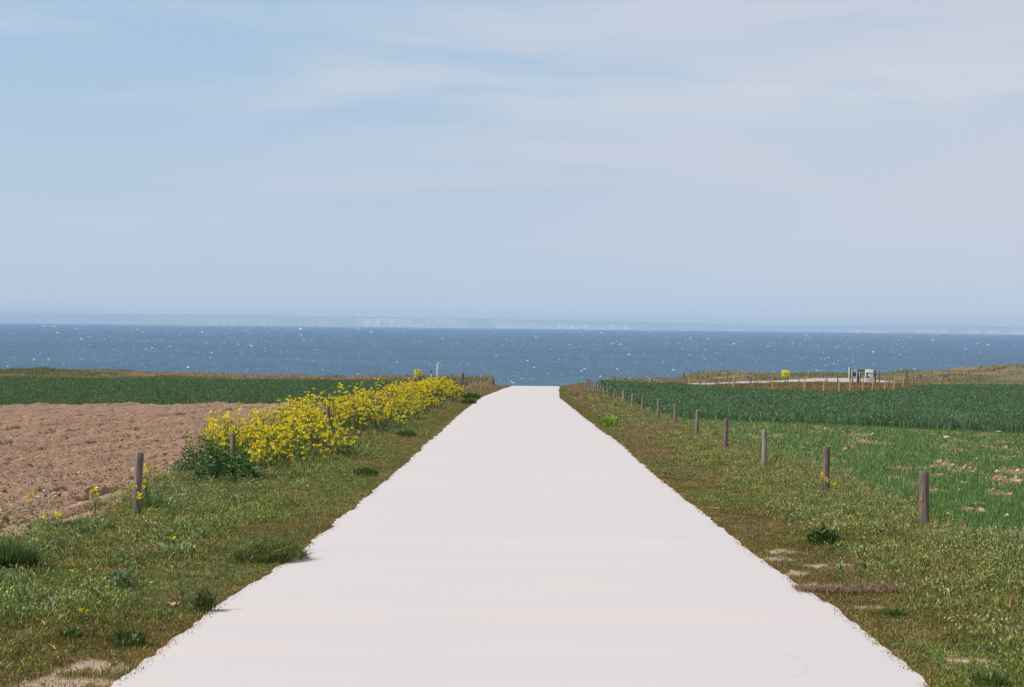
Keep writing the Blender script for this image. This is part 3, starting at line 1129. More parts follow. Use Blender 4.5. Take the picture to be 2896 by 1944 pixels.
def stems_mesh(st, w0):
    st = np.array(st)
    n = len(st)
    a, t_ = st[:, :3], st[:, 3:]
    mid = a * .45 + t_ * .55
    mid[:, 2] += .0
    mid[:, :2] = a[:, :2] * .75 + t_[:, :2] * .25
    ww = w0[:, None] * .5
    Vs, Qs = [], []
    for k_, (dx, dy) in enumerate(((1, 0), (0, 1))):
        d = np.array((dx, dy, 0.0))
        V = np.stack([a - d * ww, a + d * ww, mid + d * ww * .8, mid - d * ww * .8, t_ + d * ww * .5, t_ - d * ww * .5], 1).reshape(-1, 3)
        i = np.arange(n)[:, None] * 6 + k_ * n * 6
        Qs += [i + np.array([[0, 1, 2, 3]]), i + np.array([[3, 2, 4, 5]])]
        Vs.append(V)
    return np.concatenate(Vs), np.concatenate(Qs)


def petals(fl, rad, per, px):
    fl = np.repeat(np.array(fl), per, axis=0)
    n = len(fl)
    d = rng.normal(0, 1, (n, 3))
    d /= np.linalg.norm(d, axis=1)[:, None]
    d[:, 2] = d[:, 2] * .8
    P = fl + d * rad * rng.uniform(.3, 1, (n, 1))
    s_ = np.maximum(rng.uniform(.018, .030, n), px)
    cols = pick([(0.86, 0.70, 0.012), (0.78, 0.58, 0.01), (0.88, 0.78, 0.05), (.45, .42, .03)], (5, 3, 2, .9), n, .06)
    return leaves(P, s_, s_, cols, lean=1.0, t=.5)


rr = random.Random(11)
st, fl, base_pts = [], [], []
cnt = 0
while cnt < 1130:
    y = 28 * (116 / 28) ** rr.random()
    t_ = (y - 28) / 88
    xl = -5.55 + .45 * max(0, min(1, (36 - y) / 5))
    xr = -4.15 + 0.95 * min(1, (y - 28) / 8) - 0.2 * max(0, min(1, (y - 50) / 20))
    x = xl + (xr - xl) * rr.random() ** .9
    if any(abs(x_ * (y / y_) - x) < .24 and -9 < y - y_ < .1 for x_, y_ in ((-4.86, 31.0), (-4.83, 45.8), (-4.80, 60.7), (-4.80, 67.7))):
        continue
    if fbm(np.array([x * .6]), np.array([y * .12]), 191, 2)[0] < .30:
        continue
    edgef = min(1, (xr - x) / .9)
    if rr.random() > .35 + .65 * edgef:
        continue
    if y < 33 and x < -4.6 and rr.random() < .25:
        continue
    h = rr.uniform(.55, 1.04) * (.50 + .50 * edgef) * (1.04 + .10 * t_)
    if fbm(np.array([x * 1.7]), np.array([y * .45]), 193, 2)[0] < .40 and rr.random() < .6:
        continue
    if rr.random() < .07:
        h *= 1.22
    a, f_ = rape_parts(x, y, h, rr.choice((3, 4, 5)) if edgef > .7 else rr.choice((2, 3)), spread=.17, rr=rr)
    st += a
    fl += f_
    base_pts.append((x, y, h))
    cnt += 1
st = np.array(st)
w0 = np.maximum(.008, .45 * st[:, 1] / 1841)
Vs, Qs = stems_mesh(st, w0)
cs = np.tile(np.array((0.13, 0.17, 0.065)), (len(Vs), 1)) * rng.uniform(.7, 1.3, (len(Vs), 1))
bp = np.array(base_pts)
rep = 40
n = len(bp) * rep
Bp = np.repeat(bp, rep, axis=0)
fz = rng.uniform(0, .86, n)
P = np.stack([Bp[:, 0] + rng.normal(0, .13, n), Bp[:, 1] + rng.normal(0, .13, n), T(Bp[:, 0], Bp[:, 1]) + Bp[:, 2] * fz], -1)
lc = pick([(0.035, 0.075, 0.028), (0.06, 0.10, 0.04), (0.10, 0.13, 0.06), (0.17, 0.18, 0.09), (.20, .18, .04)], (4, 4, 2, 1, .7), n, .2)
ls = rng.uniform(.04, .10, n) * (1.25 - .8 * fz)
lv = leaves(P, ls, np.maximum(ls * .32, .6 * Bp[:, 1] / 1841), lc, lean=.7, t=.5)
V, q, cc = join([(Vs, Qs, cs), lv])
fa = np.array(fl)
pv = petals(fa, .037, 14, .75 * np.repeat(fa[:, 1], 14) / 1841)
k = len(V)
nq = len(q)
V = np.concatenate([V, pv[0]])
q2 = pv[1] + k
cc = np.concatenate([cc, pv[2]])
mi = np.concatenate([np.zeros(nq), np.ones(len(q2))])
o = mesh_np('rapeseed', V, quads=np.concatenate([q, q2]), mats=[M_LEAF, M_PETAL], cols=cc, midx=mi)
tag(o, 'dense band of yellow flowering rapeseed along the left verge', 'rapeseed', kind='stuff')


def flower_plant(name, x, y, heads, label, cat, group=None, stemcol=(0.07, 0.11, 0.04), petal=None, rad=.028, per=12, leafn=8, headpart='flower_head'):
    z0 = float(T(x, y)) - .01
    root = empty(name, (x, y, z0))
    s_ = np.array([(0, 0, 0, hx_, hy_, hz__) for hx_, hy_, hz__ in heads])
    Vs, Qs = stems_mesh(s_, np.full(len(s_), max(.006, .4 * y / 1841)))
    lv_n = leafn
    P = np.stack([rng.normal(0, .02, lv_n), rng.normal(0, .02, lv_n), rng.uniform(.02, max(h_[2] for h_ in heads) * .6, lv_n)], -1)
    lv = leaves(P, rng.uniform(.04, .08, lv_n), np.full(lv_n, .018), pick([stemcol], (1,), lv_n), lean=1.0, t=.5)
    V, q, cc = join([(Vs, Qs, np.tile(stemcol, (len(Vs), 1))), lv])
    mesh_np('stem', V, quads=q, mats=M_LEAF, cols=cc, parent=root)
    for hd in heads:
        pv = petals([(0, 0, 0)], rad, per, np.full(per, .5 * y / 1841))
        c_ = pv[2] if petal is None else np.tile(petal, (len(pv[2]), 1))
        mesh_np(headpart, pv[0], quads=pv[1], mats=M_PETAL, cols=c_, parent=root, loc=hd)
    tag(root, label, cat, group)
    return root


GF = 'single rapeseed plants away from the dense band'


def fp(xs_, ys_list, Y, label, extra=()):
    x, y, _ = pt(xs_, 1400, Y)
    z0 = float(T(x, y)) - .01
    heads = []
    for ax_, ay_ in ys_list:
        X1, Y1, Z1 = pt(ax_, ay_, Y)
        heads.append((X1 - x, random.uniform(-.04, .04), Z1 - z0))
    flower_plant('rapeseed_plant', x, y, heads, label, 'flower', GF)


fp(168, [(163, 1457), (166, 1462)], 18.6, 'single bright yellow rapeseed head at the ploughed field edge, nearest the tussock')
fp(124, [(119, 1463), (130, 1462)], 18.5, 'pair of small yellow flowers just left of the brightest single yellow head')
fp(92, [(90, 1398), (82, 1418)], 20.6, 'lone yellow flower standing in front of the bare soil near the left photo edge')
fp(270, [(260, 1393), (268, 1388), (278, 1400)], 21.2, 'three small yellow heads before the soil, left of the nearest left post')
fp(397, [(394, 1402), (392, 1409), (384, 1380)], 20.6, 'yellow flower blooming against the base of the nearest left post')
fp(414, [(411, 1317), (412, 1333), (430, 1322), (419, 1337), (449, 1346), (408, 1366), (405, 1381)], 22.4,
   'sparse yellow rapeseed plant just right of the nearest left post')
fp(2328, [(2323, 1346), (2330, 1352), (2341, 1360), (2341, 1366), (2358, 1373)], 25.9, 'yellow flowers against the second post of the right row')
fp(768, [(766, 1430 - 45), (772, 1290), (745, 1300)], 30.5, 'low yellow rapeseed plant in front of the dense flower band by the verge')

DG = 'dandelions in the left verge'
for xs_, ys_, lab in ((382, 1523, 'orange yellow dandelion in the left verge grass, largest of them'), (430, 1546, 'small dandelion close right of the largest orange one'),
                      (490, 1528, 'pale dandelion left of the pale grey leaved rosette'), (232, 1738, 'low yellow flower patch in the nearest left grass'),
                      (630, 1366, 'orange dandelion at the foot of the dark leafy bush'), (869, 1373, 'yellow green flower in grass right of the rapeseed bush')):
    x, y, z = hit(xs_, ys_ + 14)
    flower_plant('dandelion', x, y, [(0, 0, .05 + .02 * random.random()), (.02, 0, .045)], lab, 'flower', DG,
                 petal=(0.80, 0.45, 0.01) if 'orange' in lab else (.75, .62, .03), rad=.018, per=10, leafn=5)


# ------------------------------------------------------------------ tussocks and bushes
def tuft(name, x, y, r, h, nl, pal, wts, label, cat, lw=.008, lean=.6, t=.3, dome=True, stems=0, flat=0.0):
    z0 = float(T(x, y)) - .01
    root_needed = stems > 0
    a = rng.uniform(0, 2 * np.pi, nl)
    rr_ = np.sqrt(rng.uniform(0, 1, nl)) * r
    P = np.stack([np.cos(a) * rr_, np.sin(a) * rr_, np.zeros(nl)], -1)
    f_ = np.clip(1 - (rr_ / r) ** 2, .15, 1) ** .6 * (.55 + .45 * np.sin(3 * a + x * 9) ** 2 * rng.uniform(.6, 1.3, nl) + .25)
    if dome:
        P[:, 2] = rng.uniform(0, .75, nl) * h * f_
        hh = rng.uniform(.3, .5, nl) * h * f_ + .02 + .0014 * y if flat == 0 else rng.uniform(.05, .11, nl)
        if flat:
            P[:, 2] = rng.uniform(0, 1, nl) ** .8 * h * f_ * (.5 + 1.0 * vnoise(P[:, 0] * 7 + x * 5, P[:, 1] * 7, 9))
    else:
        hh = rng.uniform(.55, 1.1, nl) * h * (.5 + .5 * f_)
    P[:, 2] += np.asarray(T(P[:, 0] + x, P[:, 1] + y)) - z0
    V, q, cc = leaves(P, hh, np.full(nl, max(lw, .55 * y / 1841)) * rng.uniform(.7, 1.4, nl), pick(pal, wts, nl, .2), lean=lean, t=t, flat=flat, az=a + rng.normal(0, .7 if not dome else 2.0, nl))
    if not root_needed:
        o = mesh_np(name, V, quads=q, mats=M_LEAF, cols=cc, loc=(x, y, z0))
        return tag(o, label, cat)
    root = empty(name, (x, y, z0))
    mesh_np('foliage', V, quads=q, mats=M_LEAF, cols=cc, parent=root)
    s_ = []
    for i in range(stems):
        a_ = random.uniform(0, 6.28)
        e_ = random.uniform(.2, .8) * r
        s_.append((random.uniform(-.03, .03), random.uniform(-.03, .03), 0, math.cos(a_) * e_, math.sin(a_) * e_, h * random.uniform(.7, 1.05)))
    Vs, Qs = stems_mesh(s_, np.full(len(s_), .008))
    mesh_np('stem', Vs, quads=Qs, mats=M_LEAF, cols=np.tile((.12, .13, .06), (len(Vs), 1)), parent=root)
    return tag(root, label, cat)


DK = [(0.032, 0.072, 0.022), (0.060, 0.110, 0.034), (0.03, 0.05, 0.02), (.13, .15, .06)]
BL = [(0.020, 0.048, 0.022), (0.035, 0.075, 0.030), (0.08, 0.14, 0.075), (.14, .20, .12), (.04, .11, .03)]


def at_tuft(xs_, ys_, *a, **k):
    x, y, z = hit(xs_, ys_)
    return tuft(a[0], x, y, *a[1:], **k)


x0, y0, _ = hit(25, 1612)
tuft('grass_tussock', x0, y0, .22, .27, 1300, DK, (4, 4, 3, 1), 'tall dark green tussock at the left photo edge below the ploughed soil', 'tussock', lw=.009, dome=False, lean=.45)
at_tuft(765, 1585, 'grass_tussock', .34, .12, 2000, [(0.035, 0.06, .02), (.07, .10, .03), (.13, .12, .05), (.05, .08, .035)], (3, 3, 2, 1),
        'low dark olive tussock spilling onto the left road edge', 'tussock', lean=1.1, flat=.3)
at_tuft(640, 1368, 'leafy_bush', .46, .56, 1900, BL, (4, 4, 2.4, 1.2, 3), 'dark leafy bush at the near end of the rapeseed band', 'bush', lw=.034, t=.5, stems=9, flat=.55, lean=1.0)
at_tuft(560, 1352, 'leafy_bush', .36, .50, 1000, BL, (4, 4, 2.4, 1.2, 2), 'dark leafy bush against bare soil, left of the larger bush', 'bush', lw=.032, t=.5, stems=8, flat=.55, lean=1.0)
at_tuft(440, 1440, 'grass_tussock', .30, .16, 700, DK, (3, 4, 1, 2), 'fresh green tussock just right of the nearest left post', 'tussock', lw=.012, dome=False)
at_tuft(520, 1420, 'grass_tussock', .28, .14, 600, DK, (3, 4, 1, 2), 'green tussock between the nearest left post and the dark bushes', 'tussock', lw=.012, dome=False)
at_tuft(230, 1500, 'grass_tussock', .35, .12, 800, DK, (3, 4, 1, 2), 'spreading green tussock at the soil edge left of the nearest left post', 'tussock', lw=.012, dome=False)
at_tuft(340, 1655, 'leafy_weed', .10, .09, 130, [(0.22, .30, .22), (.10, .18, .10), (.05, .10, .05)], (2, 3, 3), 'grey green leaf rosette low in the left verge', 'weed', lw=.02, t=.5)
at_tuft(515, 1570, 'leafy_weed', .13, .09, 130, [(0.30, .34, .20), (.16, .24, .12), (.06, .12, .05)], (3, 3, 3), 'pale leaved weed in the middle of the left verge', 'weed', lw=.018, t=.5)
at_tuft(360, 1826, 'leafy_weed', .11, .07, 200, DK, (3, 3, 3, 1), 'flat dark green weed low in the left verge', 'weed', lw=.014, t=.5)
at_tuft(200, 1808, 'leafy_weed', .07, .05, 90, DK, (3, 3, 3, 1), 'small flat green weed at far left of the nearest grass', 'weed', lw=.012, t=.5)
at_tuft(580, 1730, 'leafy_weed', .075, .12, 190, [(0.025, .045, .02), (.05, .08, .03), (.12, .13, .07)], (4, 3, 1), 'dark weedy clump touching the left edge of the road', 'weed', lw=.012, t=.5, stems=4, flat=.35, lean=.7)
at_tuft(2335, 1542, 'leafy_weed', .18, .17, 600, DK, (4, 3, 3, .6), 'dark green leafy clump in the right verge below the second post', 'weed', lw=.020, t=.5, stems=4, flat=.5, lean=.9)
at_tuft(2530, 1740, 'grass_tussock', .09, .07, 160, DK, (3, 4, 1, 2), 'small green tussock in the near right verge', 'tussock', lw=.008, dome=False)
at_tuft(2800, 1938, 'grass_tussock', .11, .10, 260, DK, (3, 4, 1, 3), 'bright green tussock at the bottom right corner', 'tussock', lw=.008, dome=False)
at_tuft(1725, 1214 - 8, 'leafy_weed', .3, .2, 200, [(0.22, .30, .03), (.08, .2, .04)], (2, 2), 'lime green weed tuft in the right verge before the far posts', 'weed', lw=.05, t=.5)
at_tuft(1335, 1128, 'grass_tussock', .5, .2, 400, DK, (4, 3, 3, .3), 'dark tussock on the left road edge close to the crest', 'tussock', lw=.04)
at_tuft(1325, 1143, 'grass_tussock', .4, .15, 300, DK, (4, 3, 3, .3), 'darker low tussock on the left road edge, nearer than the crest one', 'tussock', lw=.04)
at_tuft(1150, 1235, 'grass_tussock', .25, .10, 260, DK, (4, 3, 3, .3), 'green tussock on the left road edge beside the rapeseed', 'tussock', lw=.02)
at_tuft(1035, 1345, 'grass_tussock', .20, .08, 300, DK, (4, 3, 3, .3), 'flat dark tussock on the left road edge level with the third right post', 'tussock', lw=.016)

def tall_weed(xs_, yb, hts, lean_, label):
    x, y, z = hit(xs_, yb)
    root = empty('tall_weed', (x, y, z - .01))
    s_ = [(0, 0, 0, lean_, 0.02, hts)]
    Vs, Qs = stems_mesh(s_, np.array([.009]))
    mesh_np('stem', Vs, quads=Qs, mats=M_LEAF, cols=np.tile((.16, .18, .09), (len(Vs), 1)), parent=root)
    nl = 26
    f_ = rng.uniform(.3, 1, nl)
    P = np.stack([lean_ * f_ ** 1.6, .02 * f_, hts * f_], -1)
    V, q, cc = leaves(P, rng.uniform(.025, .05, nl), np.full(nl, .014), pick([(0.05, .10, .05), (.12, .18, .10), (.2, .26, .16)], (3, 2, 1), nl), lean=1.0, t=.5)
    mesh_np('foliage', V, quads=q, mats=M_LEAF, cols=cc, parent=root)
    tag(root, label, 'weed')


tall_weed(518, 1728, .26, -.045, 'tall upright weed stalk by the left road edge')
tall_weed(548, 1740, .21, -.05, 'leaning grey green weed stalk right of the tall upright one')
tall_weed(2384, 1668, .19, -.02, 'spindly weed stalk beside the strip of dead purplish stems')
tall_weed(2432, 1655, .17, .06, 'pale bent grass stalk over the strip of dead purplish stems')
tall_weed(90, 1745, .13, -.02, 'thin dark stalk in the nearest left grass')


# ------------------------------------------------------------------ posts
def post_mesh(h, r, seed, col, tiltx=0, tilty=0, seg=14, taper=.06, top='cut', lumps=.1):
    rr = random.Random(seed)
    ring_ = []
    hs = [-.15] + [h * t for t in (0, .08, .2, .35, .5, .65, .8, .92, .985, 1.0)]
    sl = rr.uniform(-.22, .22)
    ph = rr.uniform(0, 9)
    V = []
    cols = []
    for i, z in enumerate(hs):
        f_ = max(z, 0) / h
        rad = r * (1 - taper * f_) * (.86 if i == len(hs) - 1 else 1)
        for k in range(seg):
            a = 2 * math.pi * k / seg
            b_ = 1 + lumps * (math.sin(3 * a + ph + 2 * f_) * .4 + math.sin(2 * a - ph * 2 + 5 * f_) * .4 + rr.uniform(-.3, .3) * .5)
            if int((a + ph) * 1.3) % 5 == 0:
                b_ *= .95
            x = math.cos(a) * rad * b_ + tiltx * z
            y = math.sin(a) * rad * b_ + tilty * z
            V.append((x, y, z + (sl * math.cos(a) * rad if i >= len(hs) - 2 else 0)))
            g = 1 + rr.uniform(-.06, .06)
            d = 1 - .18 * (1 - min(1, f_ * 4))
            cols.append([c * g * d for c in col])
    q = []
    for i in range(len(hs) - 1):
        for k in range(seg):
            q.append((i * seg + k, i * seg + (k + 1) % seg, (i + 1) * seg + (k + 1) % seg, (i + 1) * seg + k))
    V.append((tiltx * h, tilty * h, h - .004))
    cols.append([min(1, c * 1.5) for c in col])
    b0 = (len(hs) - 1) * seg
    t = [(b0 + k, b0 + (k + 1) % seg, len(V) - 1) for k in range(seg)]
    return V, q, t, cols


GREY = (0.255, 0.205, 0.185)
GREYL = (0.33, 0.29, 0.255)
BRN = (0.20, 0.158, 0.14)


def post(name, xs_, ytop, Y, r, label, group=None, col=GREY, seed=0, tiltx=0.0, tilty=0.0, cat='post', mat=None, lumps=.1, taper=.06, seg=14):
    x, y, ztop = pt(xs_, ytop, Y)
    z0 = float(T(x, y))
    h = max(.2, ztop - z0)
    V, q, t, cols = post_mesh(h, r, seed, col, tiltx, tilty, lumps=lumps, taper=taper, seg=seg)
    o = mesh_np(name, [(a - tiltx * h, b_, c_) for a, b_, c_ in V], quads=q, tris=t, mats=mat or M_WOOD, cols=np.array(cols), loc=(x, y, z0), smooth=True)
    try:
        o.data.set_sharp_from_angle(angle=math.radians(50))
    except Exception:
        pass
    return tag(o, label, cat, group)


ORD = ['nearest', 'second', 'third', 'fourth', 'fifth', 'sixth', 'seventh', 'eighth', 'ninth', 'tenth', 'eleventh', 'twelfth', 'thirteenth',
       'fourteenth', 'fifteenth', 'sixteenth', 'seventeenth', 'eighteenth', 'nineteenth', 'twentieth', 'twenty first', 'twenty second']
GR = 'wooden posts along the right verge'
RP = [(2613, 1333, 20.8), (2338, 1263, 26.8), (2163, 1217.5, 33.6), (2054, 1184, 41.1), (1973.6, 1159, 48.4), (1909, 1141.7, 57.5), (1863, 1128.5, 65.5),
      (1819, 1117.5, 74.5), (1789.6, 1113.5, 81.5), (1763.6, 1104, 88), (1739.6, 1101, 96), (1719.7, 1098, 103), (1708, 1093.5, 109), (1700, 1090, 114),
      (1691.5, 1087, 118.5), (1685.5, 1082, 122), (1680.7, 1078, 125.5), (1674.5, 1077.5, 129), (1669, 1075.5, 132), (1665, 1072, 135), (1659.5, 1070, 138.5)]
extra = {0: 'thick grey post with a rust stain, nearest in the row right of the road',
         1: 'dark weathered post with yellow flowers at its foot, second in the right row',
         2: 'pale straight post against the seedlings, third in the right row',
         3: 'reddish brown post at the wheat edge corner, fourth in the right row',
         9: 'post with an orange brown top, tenth in the row right of the road',
         20: 'last visible post of the right row, standing against the sea'}
cl_ = {0: BRN, 1: BRN, 2: GREYL, 3: (.22, .15, .125), 9: (.42, .27, .16)}
for i, (a, b_, c_) in enumerate(RP):
    lab = extra.get(i, '%s weathered grey post from the camera in the row right of the road' % ORD[i])
    o = post('fence_post', a, b_, c_, (.060 if i == 0 else .052) * random.uniform(.92, 1.06), lab, GR, col=cl_.get(i, random.choice((GREY, GREYL, GREY))), seed=100 + i,
             tiltx=random.uniform(-.055, .055) if i else -.03, tilty=random.uniform(-.02, .02))
    if i == 0:
        rr = random.Random(4)
        hh = o.dimensions.z - .15
        # stain patch wrapped on the left face of the post
        Vp, Qp = [], []
        for u in range(6):
            for v_ in range(5):
                an = math.radians(195 + v_ * 12)
                z = .30 + u * .016 - abs(v_ - 2) * .004
                rd = .0575 + .003 * rr.random()
                Vp.append((math.cos(an) * rd - .03 * (z - hh) , math.sin(an) * rd, z))
        for u in range(5):
            for v_ in range(4):
                if (u in (0, 4)) and v_ in (0, 3):
                    continue
                Qp.append((u * 5 + v_, u * 5 + v_ + 1, u * 5 + v_ + 6, u * 5 + v_ + 5))
        mesh_np('rust_stain', Vp, quads=Qp, mats=M_RUST, parent=o)

GL = 'wooden posts along the left verge'
LP = [(396, 1279, 21.3, .048, .055, 'grey round post leaning slightly right, nearest in the row left of the road'),
      (660, 1224, 31, .048, 0.02, 'post standing among the dark bushes and rapeseed, second in the left row'),
      (928.6, 1149, 45.8, .05, 0, 'post top half buried in rapeseed flowers, third in the left row'),
      (1003.7, 1136, 53, .05, 0, 'post tip between the yellow flowers, fourth in the left row'),
      (1064.5, 1122, 60.7, .055, -.02, 'stout light brown post in the middle of the rapeseed band'),
      (1108, 1113.5, 67.7, .04, .05, 'slim pale leaning post with a dark knot in the rapeseed band'),
      (1165, 1102, 80, .04, 0, 'grey post tip beyond the middle of the rapeseed band'),
      (1297, 1070, 134, .05, 0, 'short pale post at the far end of the rapeseed band'),
      (1313.5, 1073, 145, .05, 0, 'short post right beside the thick dark pair'),
      (1329, 1071.5, 155, .05, 0, 'first free standing thin post after the rapeseed band'),
      (1340, 1069, 158, .055, .03, 'second free standing post after the rapeseed band'),
      (1348.5, 1070, 161, .05, .02, 'third free standing post after the rapeseed band'),
      (1360.5, 1067, 164, .05, 0.01, 'fourth free standing post after the rapeseed band'),
      (1374, 1064.5, 167, .05, .02, 'fifth and tallest free standing post after the rapeseed band'),
      (1386.5, 1067, 170, .05, .02, 'sixth free standing post, third from the road crest'),
      (1405, 1067.5, 172, .05, .01, 'free standing pale post, second from the road crest'),
      (1429, 1070.5, 175, .06, 0, 'post alone against the sea at the left end of the road crest')]
for i, (a, b_, c_, r_p, tx_, lab) in enumerate(LP):
    post('fence_post', a, b_, c_, r_p, lab, GL, col=(GREYL if i > 6 else GREY) if i != 4 else (.36, .28, .2), seed=200 + i, tiltx=tx_)

GT = 'tall dark posts behind the rapeseed band'
for i, (a, b_, c_, r_p, tx_, col, lab) in enumerate((
        (1310, 1055, 150, .085, 0, (.09, .075, .08), 'thickest dark post at the end of the rapeseed band'),
        (1304, 1058, 151, .05, .03, GREYL, 'thin post touching the left side of the thickest dark post'),
        (1279, 1057, 150, .05, -.06, BRN, 'dark tilted post rising over the flowers, middle of three'),
        (1265, 1057, 150, .045, .08, GREY, 'post leaning right over the flowers beside the white mast'),
        (1226, 1062, 165, .06, 0, (.10, .08, .09), 'short dark stub between the blue topped post and the white mast'))):
    post('fence_post', a, b_, c_, r_p, lab, GT, col=col, seed=300 + i, tiltx=tx_)

# far posts on the right, round the gravel path and the mounds
GS = 'far thin posts around the gravel path'
FP = [(1745, 1082 - 11, 168, .05, 'post at the sea side corner of the right wheat field'),
      (1764, 1080.5, 172, .04, 'tiny dark post right of the corner post of the wheat'),
      (1787, 1077, 172, .045, 'tiny pale post between the corner post and the first orange stake'),
      (1877, 1076, 200, .05, 'short post at the left tip of the gravel path'),
      (1883, 1071, 205, .05, 'pale post beside the left tip of the gravel path'),
      (1920, 1068, 235, .07, 'pale short post left of the braced post'),
      (1966, 1068, 238, .06, 'short pale post behind the gravel path, right of the braced post'),
      (1980, 1073, 215, .06, 'low dark post on the near side of the path start'),
      (2012, 1069, 240, .07, 'pale post behind the path under the mound, left one'),
      (2026, 1071, 225, .07, 'grey post in brown grass under the mound'),
      (2062, 1072, 240, .06, 'pale short post beneath the mound top'),
      (2121, 1065, 250, .05, 'slender pale post above the path, midway to the yellow sign'),
      (2125, 1070, 235, .07, 'leaning dark post on the near path edge'),
      (2178, 1068, 245, .08, 'grey post on the near path edge left of the right yellow sign'),
      (2259, 1066, 250, .08, 'grey post on the near path edge right of the right yellow sign'),
      (2369, 1066, 255, .08, 'short dark post halfway between the grey pole and the notice boards'),
      (2487.5, 1051, 290, .09, 'dark post just right of the notice boards'),
      (2605, 1061, 300, .09, 'low dark post right of the braced pair on the right'),
      (2622.5, 1047, 320, .08, 'pale post under the grassy crest, left of a pair'),
      (2635, 1049, 320, .09, 'brownish post under the grassy crest, right of a pair'),
      (2682, 1046, 305, .11, 'tall two toned post before the right bank'),
      (2741, 1045, 320, .09, 'pale leaning post against the right bank'),
      (2765, 1065, 275, .08, 'low grey post at the wheat edge under the right bank'),
      (2812, 1040, 325, .09, 'pale post with dark top high on the right bank'),
      (2826, 1050, 320, .08, 'short dark post beside the pale one on the right bank'),
      (2852, 1064, 270, .07, 'low brown post in pinkish grass near the right photo edge'),
      (2893, 1036, 330, .09, 'dark post at the extreme right photo edge')]
for i, (a, b_, c_, r_p, lab) in enumerate(FP):
    post('fence_post', a, b_, c_, r_p, lab, GS, col=random.choice((GREY, GREYL, BRN)) if 'dark' not in lab else (.11, .09, .085), seed=400 + i,
         tiltx=.10 if 'leaning' in lab else random.uniform(-.04, .04))
GM = 'tall slim poles behind the gravel path'
for i, (a, b_, c_, r_p, lab) in enumerate((
        (1974.5, 1048, 262, .06, 'slim dark pole rising over the left shoulder of the mound'),
        (2058, 1048, 262, .06, 'slim dark pole in front of the mound top'),
        (2143.5, 1047, 262, .08, 'grey pole in the dip right of the mound'),
        (2183, 1052, 265, .03, 'hair thin rod left of the right yellow sign'),
        (2338, 1043, 268, .12, 'thick pale grey pole left of the notice boards'),
        (2514, 1044, 285, .06, 'thin pole midway between notice boards and braced pair'))):
    post('pole', a, b_, c_, r_p, lab, GM, col=(.10, .09, .09) if 'dark' in lab else (.30, .27, .26), seed=500 + i, cat='pole')

GO = 'orange stakes at the wheat edge'
OS = [(1840, 1069, 158), (1948, 1067, 152), (2076, 1069, 146), (2185.5, 1071, 142), (2276, 1071, 142), (2332, 1075, 141), (2374, 1076, 140), (2405, 1075, 148),
      (2441, 1071, 152), (2472, 1068, 156), (2505, 1069, 158), (2532, 1064, 172), (2558, 1065, 185)]
for i, (a, b_, c_) in enumerate(OS):
    lab = ('leftmost orange stake, alone against the sea' if i == 0 else
           'rightmost orange stake beside the braced post' if i == len(OS) - 1 else
           'bright orange stake, %s from the left in the row at the wheat edge' % ORD[i])
    if i == 2:
        lab = 'thickest orange stake in brown grass, third from the left'
    post('marker_stake', a, b_, c_, .055 if i not in (0, 2) else .075, lab, GO, col=(.5, .3, .1), seed=600 + i, tiltx=random.uniform(-.12, .16), cat='stake', mat=M_ORANGE, lumps=.05)


# ------------------------------------------------------------------ small structures
def box(V, Q, x0, x1, y0, y1, z0, z1, shx=0.0):
    k = len(V)
    for z, s in ((z0, 0), (z1, shx)):
        V += [(x0 + s, y0, z), (x1 + s, y0, z), (x1 + s, y1, z), (x0 + s, y1, z)]
    Q += [(k, k + 3, k + 2, k + 1), (k + 4, k + 5, k + 6, k + 7)] + [(k + i, k + (i + 1) % 4, k + 4 + (i + 1) % 4, k + 4 + i) for i in range(4)]


def boxes(name, lst, mat, parent, bevel=.008):
    V, Q = [], []
    for b_ in lst:
        box(V, Q, *b_)
    o = mesh_np(name, V, quads=Q, mats=mat, parent=parent, cols=np.tile((.25, .21, .19), (len(V), 1)))
    if bevel:
        md = o.modifiers.new('bevel', 'BEVEL')
        md.width = bevel
        md.segments = 2
    return o


def base_at(xs_, Y):
    x, y, _ = pt(xs_, 1060, Y)
    return x, y, float(T(x, y))


def zrow(ys_, xs_, Y, z0):
    return pt(xs_, ys_, Y)[2] - z0


def xrel(xs_, Y, x0):
    return pt(xs_, 1060, Y)[0] - x0


# left yellow sign
Y = 196
x, y, z = base_at(1182, Y)
r = empty('yellow_sign', (x, y, z))
tag(r, 'yellow notice with reddish blotches on dark legs, at the far left wheat edge', 'sign')
zt, zb = zrow(1046, 1182, Y, z), zrow(1065.5, 1182, Y, z)
xa, xb = xrel(1171, Y, x), xrel(1193, Y, x)
pn = boxes('sign_panel', [(xa, xb, 0, .03, zb, zt)], M_YELLOW2, r)
H = zt - zb
W = xb - xa
boxes('symbol', [(xa + W * .18, xa + W * .42, -.006, -.002, zb + H * .72, zb + H * .95)], M_INKR, pn, 0)
boxes('symbol', [(xb - W * .36, xb - W * .14, -.006, -.002, zb + H * .74, zb + H * .95)], M_INKR, pn, 0)
boxes('lettering', [(xa + W * (.1 + .13 * (i % 2)), xb - W * (.1 + .06 * ((i * 7) % 3)), -.006, -.002, zb + H * (.12 + .13 * i), zb + H * (.17 + .13 * i)) for i in range(4)], M_INKO, pn, 0)
for xx_ in (1175.7, 1186, 1190):
    c_ = xrel(xx_, Y, x)
    boxes('leg', [(c_ - .045, c_ + .045, .032, .11, -.1, zb + .3)], M_DWOOD, r)

